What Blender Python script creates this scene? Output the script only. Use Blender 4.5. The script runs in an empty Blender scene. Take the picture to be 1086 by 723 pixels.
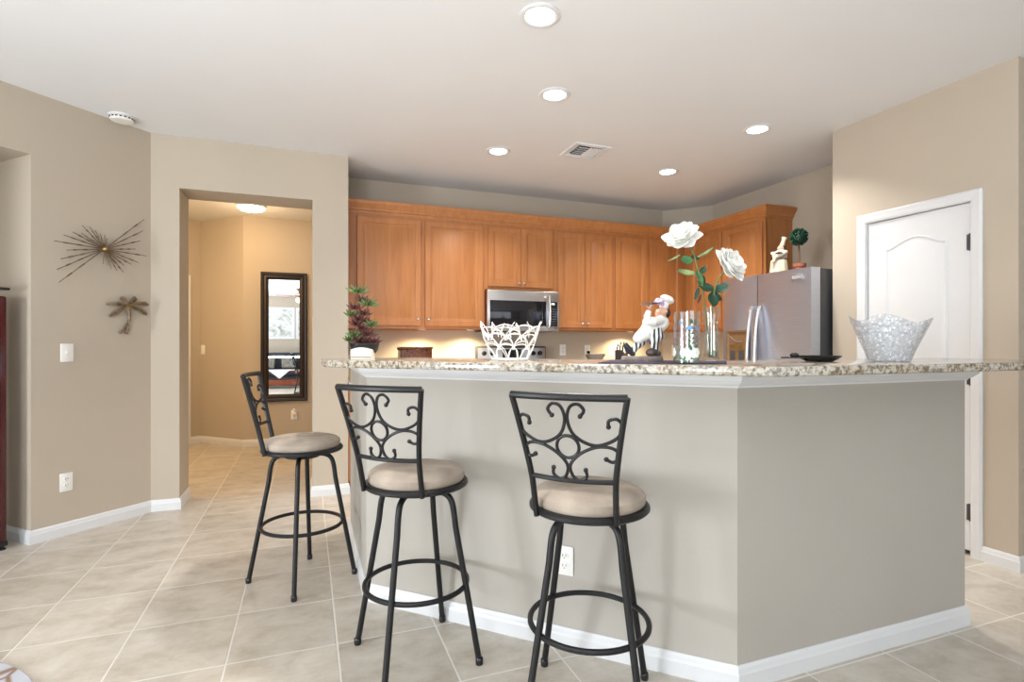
import bpy, bmesh, math, random
from mathutils import Vector, Matrix
PI = math.pi
random.seed(7)
SC = bpy.context.scene
COL = SC.collection

# ------------------------------------------------------------------ camera
CAMZ, FPX, CX, HZ, H = 1.205, 575.0, 543.0, 366.0, 2.743
TH = math.radians(20.7)
FW = (math.sin(TH), math.cos(TH)); RT = (math.cos(TH), -math.sin(TH))
cam = bpy.data.cameras.new('camera'); camo = bpy.data.objects.new('camera', cam); COL.objects.link(camo)
camo.location = (0, 0, CAMZ); camo.rotation_euler = (PI/2, 0, -TH)
cam.sensor_width = 36; cam.lens = FPX/1086*36; cam.shift_y = (HZ-361.5)/1086; cam.clip_start = .05
SC.camera = camo
SC.view_settings.view_transform = 'Standard'; SC.view_settings.look = 'None'
SC.view_settings.gamma = 1; SC.view_settings.use_curve_mapping = False
SC.view_settings.exposure = 0.14
try:
    SC.cycles.max_bounces = 10; SC.cycles.transparent_max_bounces = 16; SC.cycles.caustics_reflective = False
    SC.cycles.caustics_refractive = False; SC.cycles.sample_clamp_indirect = 6
except Exception: pass

# ------------------------------------------------------------------ world and daylight
w = bpy.data.worlds.new('sky'); SC.world = w; w.use_nodes = True
bg = w.node_tree.nodes['Background']; bg.inputs[0].default_value = (.80, .90, 1, 1); bg.inputs[1].default_value = 1.2

def area(name, loc, rot, sx, sy, e, col=(1, 1, 1), spread=PI):
    l = bpy.data.lights.new(name, 'AREA'); l.shape = 'RECTANGLE'; l.size = sx; l.size_y = sy; l.energy = e; l.color = col; l.spread = spread
    o = bpy.data.objects.new(name, l); COL.objects.link(o); o.location = loc; o.rotation_euler = rot
    return o
# daylight coming in at the glass doors on the left and the wide windows behind
area('daylight_left', (-4.36, .95, 1.0), (0, -PI/2, 0), 1.1, 1.1, 195, (.93, .97, 1))
area('daylight_back', (2.2, -4.46, 1.45), (PI/2, 0, 0), 3.9, 1.9, 58, (.95, .98, 1))
area('daylight_back', (-2.95, -4.46, 1.45), (PI/2, 0, 0), 1.4, 1.9, 150, (.95, .98, 1))
area('ceiling_bounce_fill', (-1.2, -1.1, .9), (PI, 0, 0), 2.2, 2.2, 190, (.93, .975, 1))  # added up-light behind the camera, evens out the room via the ceiling
E_CAN, E_PUCK, E_HALL, E_DINE = 16, 4.2, 6.5, 14

# ------------------------------------------------------------------ placing helpers (photo pixel + real depth -> place in the room)
def at(x, d):
    u = (x-CX)/FPX*d
    return (FW[0]*d+RT[0]*u, FW[1]*d+RT[1]*u)
def zat(y, d): return CAMZ-(y-HZ)/FPX*d
def P(x, y, d):
    a = at(x, d); return Vector((a[0], a[1], zat(y, d)))
def onY(x, Y):
    u = (x-CX)/FPX; d = Y/(FW[1]+RT[1]*u); return at(x, d)[0]

# ------------------------------------------------------------------ materials
def _n(nt, t, **k):
    n = nt.nodes.new(t)
    for a, b in k.items(): setattr(n, a, b)
    return n
def _base(name):
    m = bpy.data.materials.new(name); m.use_nodes = True
    return m, m.node_tree, m.node_tree.nodes['Principled BSDF']
def ramp(nt, stops):
    r = _n(nt, 'ShaderNodeValToRGB'); e = r.color_ramp.elements
    while len(e) < len(stops): e.new(.5)
    for i, (p, c) in enumerate(stops): e[i].position = p; e[i].color = (*c, 1)
    return r
def plain(name, c, rough=.5, metal=0, var=.06, scale=8, bump=0, bscale=120, coat=0, spec=.5):
    m, nt, b = _base(name)
    tc = _n(nt, 'ShaderNodeTexCoord'); no = _n(nt, 'ShaderNodeTexNoise'); no.inputs['Scale'].default_value = scale; no.inputs['Detail'].default_value = 4
    nt.links.new(tc.outputs['Object'], no.inputs['Vector'])
    lo = [max(0, v*(1-var)) for v in c]; hi = [min(1, v*(1+var)) for v in c]
    r = ramp(nt, [(.3, lo), (.7, hi)]); nt.links.new(no.outputs['Fac'], r.inputs[0]); nt.links.new(r.outputs[0], b.inputs['Base Color'])
    b.inputs['Roughness'].default_value = rough; b.inputs['Metallic'].default_value = metal
    b.inputs['Specular IOR Level'].default_value = spec
    if coat: b.inputs['Coat Weight'].default_value = coat; b.inputs['Coat Roughness'].default_value = .08
    if bump:
        n2 = _n(nt, 'ShaderNodeTexNoise'); n2.inputs['Scale'].default_value = bscale; n2.inputs['Detail'].default_value = 3
        nt.links.new(tc.outputs['Object'], n2.inputs['Vector'])
        bp = _n(nt, 'ShaderNodeBump'); bp.inputs['Strength'].default_value = bump; bp.inputs['Distance'].default_value = .004
        nt.links.new(n2.outputs['Fac'], bp.inputs['Height']); nt.links.new(bp.outputs[0], b.inputs['Normal'])
    return m
def glow(name, c, s):
    m, nt, b = _base(name); b.inputs['Base Color'].default_value = (.8, .8, .8, 1)
    b.inputs['Emission Color'].default_value = (*c, 1); b.inputs['Emission Strength'].default_value = s
    return m
def wood(name, dark, light, rough=.38, sc=(14, 14, 1.1)):
    m, nt, b = _base(name)
    tc = _n(nt, 'ShaderNodeTexCoord'); mp = _n(nt, 'ShaderNodeMapping'); mp.inputs['Scale'].default_value = sc
    nt.links.new(tc.outputs['Object'], mp.inputs[0])
    n1 = _n(nt, 'ShaderNodeTexNoise'); n1.inputs['Scale'].default_value = 1.6; n1.inputs['Detail'].default_value = 7; n1.inputs['Roughness'].default_value = .62; n1.inputs['Distortion'].default_value = .5
    nt.links.new(mp.outputs[0], n1.inputs['Vector'])
    r = ramp(nt, [(.28, dark), (.72, light)]); nt.links.new(n1.outputs['Fac'], r.inputs[0]); nt.links.new(r.outputs[0], b.inputs['Base Color'])
    b.inputs['Roughness'].default_value = rough; b.inputs['Coat Weight'].default_value = .15; b.inputs['Coat Roughness'].default_value = .25
    return m
def thin_glass(name, tint=(.95, .97, .97), edge=.55, rough=.02, milk=0, bump=None):
    m = bpy.data.materials.new(name); m.use_nodes = True; nt = m.node_tree; nt.nodes.clear()
    out = _n(nt, 'ShaderNodeOutputMaterial'); tr = _n(nt, 'ShaderNodeBsdfTransparent'); tr.inputs[0].default_value = (*tint, 1)
    gl = _n(nt, 'ShaderNodeBsdfGlossy'); gl.inputs['Roughness'].default_value = rough
    fr = _n(nt, 'ShaderNodeLayerWeight'); pw = _n(nt, 'ShaderNodeMath', operation='POWER'); nt.links.new(fr.outputs['Facing'], pw.inputs[0]); pw.inputs[1].default_value = 3
    ma = _n(nt, 'ShaderNodeMath', operation='MULTIPLY_ADD'); nt.links.new(pw.outputs[0], ma.inputs[0]); ma.inputs[1].default_value = edge; ma.inputs[2].default_value = .09
    mx = _n(nt, 'ShaderNodeMixShader'); nt.links.new(ma.outputs[0], mx.inputs[0]); nt.links.new(tr.outputs[0], mx.inputs[1]); nt.links.new(gl.outputs[0], mx.inputs[2])
    last = mx
    if bump:
        tc = _n(nt, 'ShaderNodeTexCoord'); vo = _n(nt, 'ShaderNodeTexVoronoi'); vo.inputs['Scale'].default_value = bump
        nt.links.new(tc.outputs['Object'], vo.inputs['Vector']); bp = _n(nt, 'ShaderNodeBump'); bp.inputs['Strength'].default_value = 1; bp.inputs['Distance'].default_value = .006
        nt.links.new(vo.outputs['Distance'], bp.inputs['Height']); nt.links.new(bp.outputs[0], gl.inputs['Normal']); nt.links.new(bp.outputs[0], fr.inputs['Normal'])
    if milk:
        df = _n(nt, 'ShaderNodeBsdfDiffuse'); df.inputs[0].default_value = (.92, .93, .95, 1)
        m2 = _n(nt, 'ShaderNodeMixShader'); m2.inputs[0].default_value = milk
        if bump:
            nt.links.new(bp.outputs[0], df.inputs['Normal'])
            rr = _n(nt, 'ShaderNodeMapRange'); rr.inputs['From Min'].default_value = .1; rr.inputs['From Max'].default_value = .6; rr.inputs['To Min'].default_value = milk*1.5; rr.inputs['To Max'].default_value = milk*.4
            nt.links.new(vo.outputs['Distance'], rr.inputs['Value']); nt.links.new(rr.outputs[0], m2.inputs[0])
        nt.links.new(mx.outputs[0], m2.inputs[1]); nt.links.new(df.outputs[0], m2.inputs[2]); last = m2
    nt.links.new(last.outputs[0], out.inputs[0])
    return m
def tile_floor():
    m, nt, b = _base('floor_tile')
    L = nt.links.new
    tc = _n(nt, 'ShaderNodeTexCoord'); sp = _n(nt, 'ShaderNodeSeparateXYZ'); L(tc.outputs['Object'], sp.inputs[0])
    def M(op, a, c=None):
        n = _n(nt, 'ShaderNodeMath', operation=op)
        for i, v in enumerate((a, c)):
            if v is None: continue
            if isinstance(v, (int, float)): n.inputs[i].default_value = v
            else: L(v, n.inputs[i])
        return n.outputs[0]
    sx, sy = .4015, .413
    u = M('DIVIDE', M('ADD', sp.outputs[0], .69+40*sx), sx); v = M('DIVIDE', M('ADD', sp.outputs[1], -1.47+40*sy), sy)
    fu, fv = M('FRACT', u), M('FRACT', v); cu, cv = M('FLOOR', u), M('FLOOR', v)
    du = M('MINIMUM', fu, M('SUBTRACT', 1, fu)); dv = M('MINIMUM', fv, M('SUBTRACT', 1, fv))
    d = M('MINIMUM', du, dv)
    grout = M('LESS_THAN', d, .0085)
    cb = _n(nt, 'ShaderNodeCombineXYZ'); L(cu, cb.inputs[0]); L(cv, cb.inputs[1])
    wn = _n(nt, 'ShaderNodeTexWhiteNoise'); L(cb.outputs[0], wn.inputs['Vector'])
    off = _n(nt, 'ShaderNodeVectorMath', operation='MULTIPLY_ADD'); L(wn.outputs['Color'], off.inputs[0]); off.inputs[1].default_value = (9, 9, 9); L(tc.outputs['Object'], off.inputs[2])
    mp = _n(nt, 'ShaderNodeMapping'); mp.inputs['Scale'].default_value = (1.7, 2.3, 1); L(off.outputs[0], mp.inputs[0])
    n1 = _n(nt, 'ShaderNodeTexNoise'); n1.inputs['Scale'].default_value = 3.6; n1.inputs['Detail'].default_value = 9; n1.inputs['Roughness'].default_value = .68; n1.inputs['Distortion'].default_value = .25
    L(mp.outputs[0], n1.inputs['Vector'])
    r = ramp(nt, [(.30, (.395, .345, .275)), (.5, (.52, .47, .40)), (.70, (.61, .565, .495))]); L(n1.outputs['Fac'], r.inputs[0])
    hs = _n(nt, 'ShaderNodeHueSaturation'); L(r.outputs[0], hs.inputs['Color']); L(M('ADD', M('MULTIPLY', wn.outputs['Value'], .12), .94), hs.inputs['Value'])
    mx = _n(nt, 'ShaderNodeMix', data_type='RGBA'); L(grout, mx.inputs[0]); L(hs.outputs[0], mx.inputs[6]); mx.inputs[7].default_value = (.70, .67, .61, 1)
    L(mx.outputs[2], b.inputs['Base Color']); b.inputs['Roughness'].default_value = .36
    mr = _n(nt, 'ShaderNodeMapRange'); mr.inputs['From Max'].default_value = .014; L(d, mr.inputs['Value'])
    bp = _n(nt, 'ShaderNodeBump'); bp.inputs['Strength'].default_value = .35; bp.inputs['Distance'].default_value = .003; L(mr.outputs[0], bp.inputs['Height']); L(bp.outputs[0], b.inputs['Normal'])
    return m
def granite():
    m, nt, b = _base('granite'); L = nt.links.new
    tc = _n(nt, 'ShaderNodeTexCoord')
    n1 = _n(nt, 'ShaderNodeTexNoise'); n1.inputs['Scale'].default_value = 60; n1.inputs['Detail'].default_value = 5; n1.inputs['Roughness'].default_value = .7; L(tc.outputs['Object'], n1.inputs['Vector'])
    r1 = ramp(nt, [(.36, (.02, .018, .016)), (.44, (.16, .12, .08)), (.51, (.38, .34, .26)), (.6, (.55, .54, .50)), (.68, (.18, .165, .14))]); L(n1.outputs['Fac'], r1.inputs[0])
    n2 = _n(nt, 'ShaderNodeTexNoise'); n2.inputs['Scale'].default_value = 7; n2.inputs['Detail'].default_value = 3; L(tc.outputs['Object'], n2.inputs['Vector'])
    r2 = ramp(nt, [(.4, (.40, .31, .20)), (.6, (.52, .52, .50))]); L(n2.outputs['Fac'], r2.inputs[0])
    mx = _n(nt, 'ShaderNodeMix', data_type='RGBA', blend_type='MIX'); mx.inputs[0].default_value = .2; L(r1.outputs[0], mx.inputs[6]); L(r2.outputs[0], mx.inputs[7])
    vo = _n(nt, 'ShaderNodeTexVoronoi'); vo.inputs['Scale'].default_value = 95; L(tc.outputs['Object'], vo.inputs['Vector'])
    rv = ramp(nt, [(.0, (.12, .1, .09)), (.16, (1, 1, 1))]); 
    L(vo.outputs['Distance'], rv.inputs[0])
    m2 = _n(nt, 'ShaderNodeMix', data_type='RGBA', blend_type='MULTIPLY'); m2.inputs[0].default_value = .7; L(mx.outputs[2], m2.inputs[6]); L(rv.outputs[0], m2.inputs[7])
    L(m2.outputs[2], b.inputs['Base Color']); b.inputs['Roughness'].default_value = .12
    return m
def steel(name, c=(.55, .54, .53), rough=.28, sc=(2, 2, 160)):
    m, nt, b = _base(name); L = nt.links.new
    tc = _n(nt, 'ShaderNodeTexCoord'); mp = _n(nt, 'ShaderNodeMapping'); mp.inputs['Scale'].default_value = sc; L(tc.outputs['Object'], mp.inputs[0])
    n1 = _n(nt, 'ShaderNodeTexNoise'); n1.inputs['Scale'].default_value = 3; n1.inputs['Detail'].default_value = 3; L(mp.outputs[0], n1.inputs['Vector'])
    r = ramp(nt, [(.3, [v*.92 for v in c]), (.7, [min(1, v*1.08) for v in c])]); L(n1.outputs['Fac'], r.inputs[0]); L(r.outputs[0], b.inputs['Base Color'])
    b.inputs['Metallic'].default_value = 1; b.inputs['Roughness'].default_value = rough
    return m
def stripes(name, a, c, axis_scale):
    m, nt, b = _base(name); L = nt.links.new
    tc = _n(nt, 'ShaderNodeTexCoord'); wv = _n(nt, 'ShaderNodeTexWave', wave_type='BANDS', bands_direction='X'); wv.inputs['Scale'].default_value = axis_scale; wv.inputs['Distortion'].default_value = .6
    L(tc.outputs['Object'], wv.inputs['Vector']); r = ramp(nt, [(.48, a), (.54, c)]); L(wv.outputs['Fac'], r.inputs[0]); L(r.outputs[0], b.inputs['Base Color']); b.inputs['Roughness'].default_value = .4
    return m
def mottled(name, cols, scale, rough=.8, detail=6):
    m, nt, b = _base(name); L = nt.links.new
    tc = _n(nt, 'ShaderNodeTexCoord'); n1 = _n(nt, 'ShaderNodeTexNoise'); n1.inputs['Scale'].default_value = scale; n1.inputs['Detail'].default_value = detail; n1.inputs['Distortion'].default_value = 1
    L(tc.outputs['Object'], n1.inputs['Vector']); k = len(cols)
    r = ramp(nt, [(.3+.4*i/(k-1), c) for i, c in enumerate(cols)]); L(n1.outputs['Fac'], r.inputs[0]); L(r.outputs[0], b.inputs['Base Color']); b.inputs['Roughness'].default_value = rough
    return m

M = {}
M['paint'] = plain('tan_wall_paint', (.485, .42, .34), .75, var=.015, scale=2, bump=.06, bscale=90, spec=.25)
M['barpaint'] = plain('pale_grey_wall_paint', (.43, .403, .362), .75, var=.02, scale=3, bump=.12, bscale=60, spec=.25)
M['ceil'] = plain('white_ceiling_paint', (.75, .76, .78), .9, var=.01, scale=2, bump=.04, spec=.15)
M['white'] = plain('white_trim_paint', (.68, .69, .705), .35, var=.01)
M['plastic'] = plain('white_plastic', (.82, .81, .78), .35, var=.01)
M['ivory'] = plain('ivory_plastic', (.78, .72, .62), .4, var=.01)
M['slot'] = plain('dark_slot', (.05, .045, .04), .6)
M['floor'] = tile_floor(); M['granite'] = granite()
M['maple'] = wood('honey_maple', (.36, .130, .036), (.475, .195, .062))
M['cherry'] = wood('dark_cherry_wood', (.022, .004, .004), (.10, .012, .012), .16)
M['redwood'] = wood('red_brown_wood', (.16, .035, .015), (.30, .08, .035), .3)
M['mirrorframe'] = wood('dark_mahogany_frame', (.004, .0015, .001), (.014, .004, .003), .5)
M['black'] = plain('satin_black_iron', (.010, .010, .011), .42, var=.2, spec=.35)
M['blackgloss'] = plain('gloss_black', (.012, .012, .014), .1)
M['darkgrey'] = plain('dark_grey_enamel', (.05, .05, .055), .4)
M['suede'] = plain('taupe_microsuede', (.40, .335, .275), .9, var=.26, scale=7, bump=.15, bscale=300, spec=.15)
M['steel'] = steel('brushed_steel'); M['chrome'] = plain('nickel', (.75, .73, .70), .2, 1, var=.03)
M['fridge'] = steel('fridge_steel', (.56, .63, .77), .34)
M['brass'] = plain('aged_brass', (.42, .29, .12), .35, 1, var=.3, scale=30)
M['bronze'] = plain('aged_bronze', (.27, .20, .135), .42, 1, var=.4, scale=40)
M['lens'] = glow('lamp_lens', (1, .96, .90), 9); M['puck'] = glow('puck_lens', (1, .88, .65), 8); M['dome'] = glow('dome_glass', (1, .9, .72), 5)
M['display'] = glow('lit_display', (.8, .95, 1), 1.2)
M['glass'] = thin_glass('clear_glass'); M['pane'] = thin_glass('window_glass', (.98, .99, 1), .3)
M['cutglass'] = thin_glass('dimpled_glass', (.86, .88, .90), .5, .12, milk=.30, bump=62)
M['mirror'] = plain('mirror_silver', (.90, .91, .92), .01, 1, var=0)
M['darkglass'] = plain('oven_door_glass', (.01, .009, .012), .06)
M['porcelain'] = plain('painted_resin_white', (.80, .77, .72), .35, var=.04, scale=30)
M['cream'] = plain('painted_resin_cream', (.66, .58, .43), .45, var=.15, scale=40)
M['skin'] = plain('painted_resin_skin', (.62, .36, .25), .45, var=.08, scale=30)
M['hair'] = plain('painted_resin_dark_brown', (.03, .015, .01), .4)
M['navy'] = plain('painted_resin_navy', (.018, .022, .035), .3, var=.3)
M['shoe'] = plain('painted_resin_brown', (.07, .05, .04), .35, var=.3, scale=30)
M['pants'] = stripes('black_and_white_stripes', (.75, .75, .73), (.015, .015, .02), 21)
M['lilac'] = plain('painted_resin_lilac', (.50, .38, .62), .5, var=.25, scale=90)
M['stone'] = plain('grey_stone', (.24, .20, .175), .7, var=.25, scale=40, bump=.3)
M['pewter'] = plain('pewter', (.38, .37, .38), .35, 1)
M['petal'] = plain('white_silk', (.86, .85, .80), .8, var=.04, scale=40, spec=.2)
M['leaf'] = plain('green_silk_leaf', (.055, .17, .06), .55, var=.35, scale=30)
M['leafdark'] = plain('dark_green_leaf', (.012, .055, .028), .5, var=.4, scale=50)
M['leafpale'] = plain('pale_green_leaf', (.22, .30, .13), .6, var=.3, scale=30)
M['stem'] = plain('green_stem', (.12, .16, .045), .6, var=.2)
M['leafred'] = plain('burgundy_succulent_leaf', (.10, .028, .025), .55, var=.5, scale=60)
M['leafsucc'] = plain('green_succulent_leaf', (.10, .15, .045), .55, var=.4, scale=60)
M['bark'] = plain('brown_bark', (.13, .06, .03), .8, var=.3, scale=60)
M['terracotta'] = plain('terracotta', (.36, .11, .06), .8, var=.1)
M['wire'] = plain('white_enamel_wire', (.84, .82, .78), .35, var=.03)
M['runner'] = plain('dark_purple_cloth', (.045, .035, .065), .95, var=.3, scale=120, bump=.3, bscale=400)
M['basket'] = mottled('dark_brown_gloss', [(.02, .006, .003), (.13, .04, .015), (.03, .010, .006)], 30, .2)
M['sofa'] = plain('charcoal_sofa_cloth', (.05, .055, .065), .95, var=.15, bump=.2, bscale=300)
M['pillow'] = mottled('patterned_cushion_cloth', [(.02, .02, .02), (.35, .33, .28), (.05, .05, .05)], 14)
M['cloth'] = plain('white_table_cloth', (.82, .83, .86), .9, var=.02)
M['print'] = mottled('pale_landscape_print', [(.18, .20, .16), (.48, .50, .46), (.66, .69, .70), (.40, .44, .36)], 4, .5, 9)
def rug_mat():
    m, nt, b = _base('rug_pile'); L = nt.links.new
    tc = _n(nt, 'ShaderNodeTexCoord'); v = _n(nt, 'ShaderNodeTexVoronoi', feature='DISTANCE_TO_EDGE'); v.inputs['Scale'].default_value = 7; L(tc.outputs['Object'], v.inputs['Vector'])
    r = ramp(nt, [(.02, (.24, .15, .10)), (.07, (.42, .44, .49)), (.4, (.50, .50, .52))]); L(v.outputs['Distance'], r.inputs[0]); L(r.outputs[0], b.inputs['Base Color']); b.inputs['Roughness'].default_value = 1
    return m
M['rug'] = rug_mat()
M['paintwhite'] = plain('white_glass_paint', (.82, .84, .78), .5); M['paintblue'] = plain('blue_glass_paint', (.16, .32, .62), .5); M['paintpink'] = plain('pink_glass_paint', (.50, .16, .26), .5, var=.3)
M['paintgreen'] = plain('green_glass_paint', (.035, .14, .07), .5, var=.3)
M['recess'] = plain('warm_reflection_tint', (.26, .15, .07), .3, .4)  # warm reflection in the dispenser recess, put into the base colour

# ------------------------------------------------------------------ mesh builder
def catmull(pts, sub=6, closed=False):
    pts = [Vector(p) for p in pts]; n = len(pts); out = []
    rng = range(n if closed else n-1)
    for i in rng:
        if closed: p0, p1, p2, p3 = pts[i-1], pts[i], pts[(i+1) % n], pts[(i+2) % n]
        else: p0, p1, p2, p3 = pts[max(i-1, 0)], pts[i], pts[i+1], pts[min(i+2, n-1)]
        for k in range(sub):
            t = k/sub
            out.append(.5*((2*p1)+(p2-p0)*t+(2*p0-5*p1+4*p2-p3)*t*t+(3*p1-p0-3*p2+p3)*t**3))
    if not closed: out.append(pts[-1])
    return out
class G:
    def __init__(s): s.bm = bmesh.new()
    def box(s, x0, x1, y0, y1, z0, z1, bev=0, seg=2, X=None):
        m = Matrix.Translation(((x0+x1)/2, (y0+y1)/2, (z0+z1)/2)) @ Matrix.Diagonal((abs(x1-x0), abs(y1-y0), abs(z1-z0), 1))
        if X is not None: m = X @ m
        r = bmesh.ops.create_cube(s.bm, size=1, matrix=m)
        if bev:
            es = list({e for v in r['verts'] for e in v.link_edges})
            bmesh.ops.bevel(s.bm, geom=es, offset=bev, segments=seg, affect='EDGES', profile=.5)
        return s
    def prism(s, poly, z0, z1, bev=0, X=None):
        f = lambda p: (X @ Vector(p)) if X is not None else Vector(p)
        a = [s.bm.verts.new(f((p[0], p[1], z0))) for p in poly]; b = [s.bm.verts.new(f((p[0], p[1], z1))) for p in poly]
        n = len(poly); fs = [s.bm.faces.new(a[::-1]), s.bm.faces.new(b)]
        for i in range(n): fs.append(s.bm.faces.new((a[i], a[(i+1) % n], b[(i+1) % n], b[i])))
        if bev:
            es = list(set(fs[0].edges) | set(fs[1].edges)); bmesh.ops.bevel(s.bm, geom=es, offset=bev, segments=3, affect='EDGES', profile=.5)
        return s
    def tube(s, pts, r, n=10, closed=False, caps=True, flat=None):
        pts = [Vector(p) for p in pts]; k = len(pts); rs = r if isinstance(r, (list, tuple)) else [r]*k
        rings = []; up = None
        for i in range(k):
            a = pts[i-1] if (i or closed) else pts[0]; b = pts[(i+1) % k] if (i < k-1 or closed) else pts[-1]
            t = (b-a).normalized()
            if up is None:
                up = Vector((0, 0, 1)) if abs(t.z) < .9 else Vector((1, 0, 0))
            up = (up-t*up.dot(t)).normalized(); sd = t.cross(up)
            fl = flat or 1
            rings.append([s.bm.verts.new(pts[i]+(up*math.cos(2*PI*j/n)+sd*fl*math.sin(2*PI*j/n))*rs[i]) for j in range(n)])
        for i in range(k if closed else k-1):
            A, B = rings[i], rings[(i+1) % k]
            for j in range(n): s.bm.faces.new((A[j], A[(j+1) % n], B[(j+1) % n], B[j]))
        if not closed and caps: s.bm.faces.new(rings[0][::-1]); s.bm.faces.new(rings[-1])
        return s
    def lathe(s, prof, n=32, c=(0, 0, 0), X=None, wob=None):
        rings = []
        for (r, z) in prof:
            if r < 1e-6: ring = [s.bm.verts.new(Vector((0, 0, z)))]
            else:
                ring = []
                for j in range(n):
                    a = 2*PI*j/n; rr, zz = (r, z) if wob is None else wob(r, z, a)
                    ring.append(s.bm.verts.new(Vector((rr*math.cos(a), rr*math.sin(a), zz))))
            for v in ring:
                v.co += Vector(c)
                if X is not None: v.co = X @ v.co
            rings.append(ring)
        for A, B in zip(rings, rings[1:]):
            if len(A) == 1 and len(B) == 1: continue
            for j in range(n):
                if len(A) == 1: s.bm.faces.new((A[0], B[(j+1) % n], B[j]))
                elif len(B) == 1: s.bm.faces.new((A[j], A[(j+1) % n], B[0]))
                else: s.bm.faces.new((A[j], A[(j+1) % n], B[(j+1) % n], B[j]))
        return s
    def ell(s, c, r, rot=(0, 0, 0), u=20, v=12):
        from mathutils import Euler
        m = Matrix.Translation(c) @ Euler(rot).to_matrix().to_4x4() @ Matrix.Diagonal((*r, 1))
        bmesh.ops.create_uvsphere(s.bm, u_segments=u, v_segments=v, radius=1, matrix=m); return s
    def sweep(s, path, prof, closed=False):   # path in plan, prof = (outward, z); outward = right of travel
        n = len(path); V = [Vector(p) for p in path]; rings = []
        for i in range(n):
            d1 = (V[i]-V[i-1]).normalized() if (i or closed) else None
            d2 = (V[(i+1) % n]-V[i]).normalized() if (i < n-1 or closed) else None
            n1 = Vector((d1.y, -d1.x)) if d1 else None; n2 = Vector((d2.y, -d2.x)) if d2 else None
            if n1 is None: o = n2
            elif n2 is None: o = n1
            else: o = (n1+n2); o = o/max(.2, o.dot(n1))
            rings.append([s.bm.verts.new((V[i].x+o.x*a, V[i].y+o.y*a, z)) for a, z in prof])
        m = len(prof)
        for i in range(n if closed else n-1):
            A, B = rings[i], rings[(i+1) % n]
            for j in range(m): s.bm.faces.new((A[j], A[(j+1) % m], B[(j+1) % m], B[j]))
        if not closed: s.bm.faces.new(rings[0]); s.bm.faces.new(rings[-1][::-1])
        return s
    def loops(s, loops):   # list of equal-length vertex loops, bridged, last filled, first filled
        R = [[s.bm.verts.new(Vector(p)) for p in l] for l in loops]; n = len(R[0])
        for A, B in zip(R, R[1:]):
            for j in range(n): s.bm.faces.new((A[j], A[(j+1) % n], B[(j+1) % n], B[j]))
        s.bm.faces.new(R[-1]); s.bm.faces.new(R[0][::-1]); return s
    def face(s, pts):
        s.bm.faces.new([s.bm.verts.new(Vector(p)) for p in pts]); return s
    def petal(s, base, tip, nrm, wid, cup=.2, n=6, m=5, thick=0):
        base, tip, nrm = Vector(base), Vector(tip), Vector(nrm).normalized(); ax = tip-base; L = ax.length; ax.normalize(); sd = ax.cross(nrm).normalized(); nrm = sd.cross(ax)
        g = []
        for i in range(n+1):
            t = i/n; wv = wid*(math.sin(PI*min(1, t*.93+.06))**.65); row = []
            for j in range(m):
                q = j/(m-1)*2-1
                row.append(s.bm.verts.new(base+ax*L*t+sd*wv*q+nrm*(cup*L*(q*q*.5*wv/max(wid, 1e-5)-math.sin(PI*t)*.5))))
            g.append(row)
        for i in range(n):
            for j in range(m-1): s.bm.faces.new((g[i][j], g[i+1][j], g[i+1][j+1], g[i][j+1]))
        return s
    def build(s, name, mat, parent=None, smooth=True, ang=35, solid=0, kind=None, subd=0):
        bmesh.ops.recalc_face_normals(s.bm, faces=s.bm.faces)
        me = bpy.data.meshes.new(name); s.bm.to_mesh(me); s.bm.free()
        me.materials.append(M[mat] if isinstance(mat, str) else mat)
        if smooth:
            me.polygons.foreach_set('use_smooth', [True]*len(me.polygons)); me.set_sharp_from_angle(angle=math.radians(ang))
        o = bpy.data.objects.new(name, me); COL.objects.link(o)
        if parent: o.parent = parent
        if kind: o['kind'] = kind
        if solid: md = o.modifiers.new('solid', 'SOLIDIFY'); md.thickness = solid; md.offset = 0
        if subd: md = o.modifiers.new('sub', 'SUBSURF'); md.levels = subd; md.render_levels = subd
        return o
def tag(o, label, cat, group=None):
    o['label'] = label; o['category'] = cat
    if group: o['group'] = group
    return o
def thing(name, label, cat, loc=(0, 0, 0), rz=0, group=None):
    o = bpy.data.objects.new(name, None); o.empty_display_size = .1; COL.objects.link(o); o.location = loc; o.rotation_euler = (0, 0, rz)
    return tag(o, label, cat, group)
def struct(o): o['kind'] = 'structure'; return o
def copy_tree(o, parent=None):
    c = o.copy(); COL.objects.link(c)
    if parent: c.parent = parent
    for ch in list(o.children): copy_tree(ch, c)
    return c
def rmesh(o, vox=.003, it=6):   # melt overlapping shapes into one continuous skin
    md = o.modifiers.new('remesh', 'REMESH'); md.mode = 'VOXEL'; md.voxel_size = vox; md.use_smooth_shade = True
    sm = o.modifiers.new('smooth', 'SMOOTH'); sm.factor = .5; sm.iterations = it
    return o

# ================================================================== ROOM SHELL
S2 = math.sqrt(.5)
struct(G().box(-4.5, 5.8, -4.6, 9.2, -.1, 0).build('floor', 'floor', smooth=False))
struct(G().box(-4.5, 5.8, -4.6, 9.2, H, H+.1).build('ceiling', 'ceil', smooth=False))
OPZ = 2.362
# left slanted wall with its niche
A = Vector((-1.06, 4.6)); B = Vector((-1.565, 4.10)); nd = Vector((-S2, S2)); al = (B-A).normalized()
E0 = B+al*1.4; F0 = Vector((-4.2, E0.y-(E0.x+4.2)))
T = .55
g = G()
g.prism([A, A+nd*T, B+nd*T, B], 0, H)
g.prism([B, B+nd*T, E0+nd*T, E0], OPZ, H)
g.prism([B+nd*T, B+nd*(T+.12), E0+nd*(T+.12), E0+nd*T], 0, H)
g.prism([E0, E0+nd*T, F0+nd*T, F0], 0, H)
struct(g.build('wall_left', 'paint', smooth=False))
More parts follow.
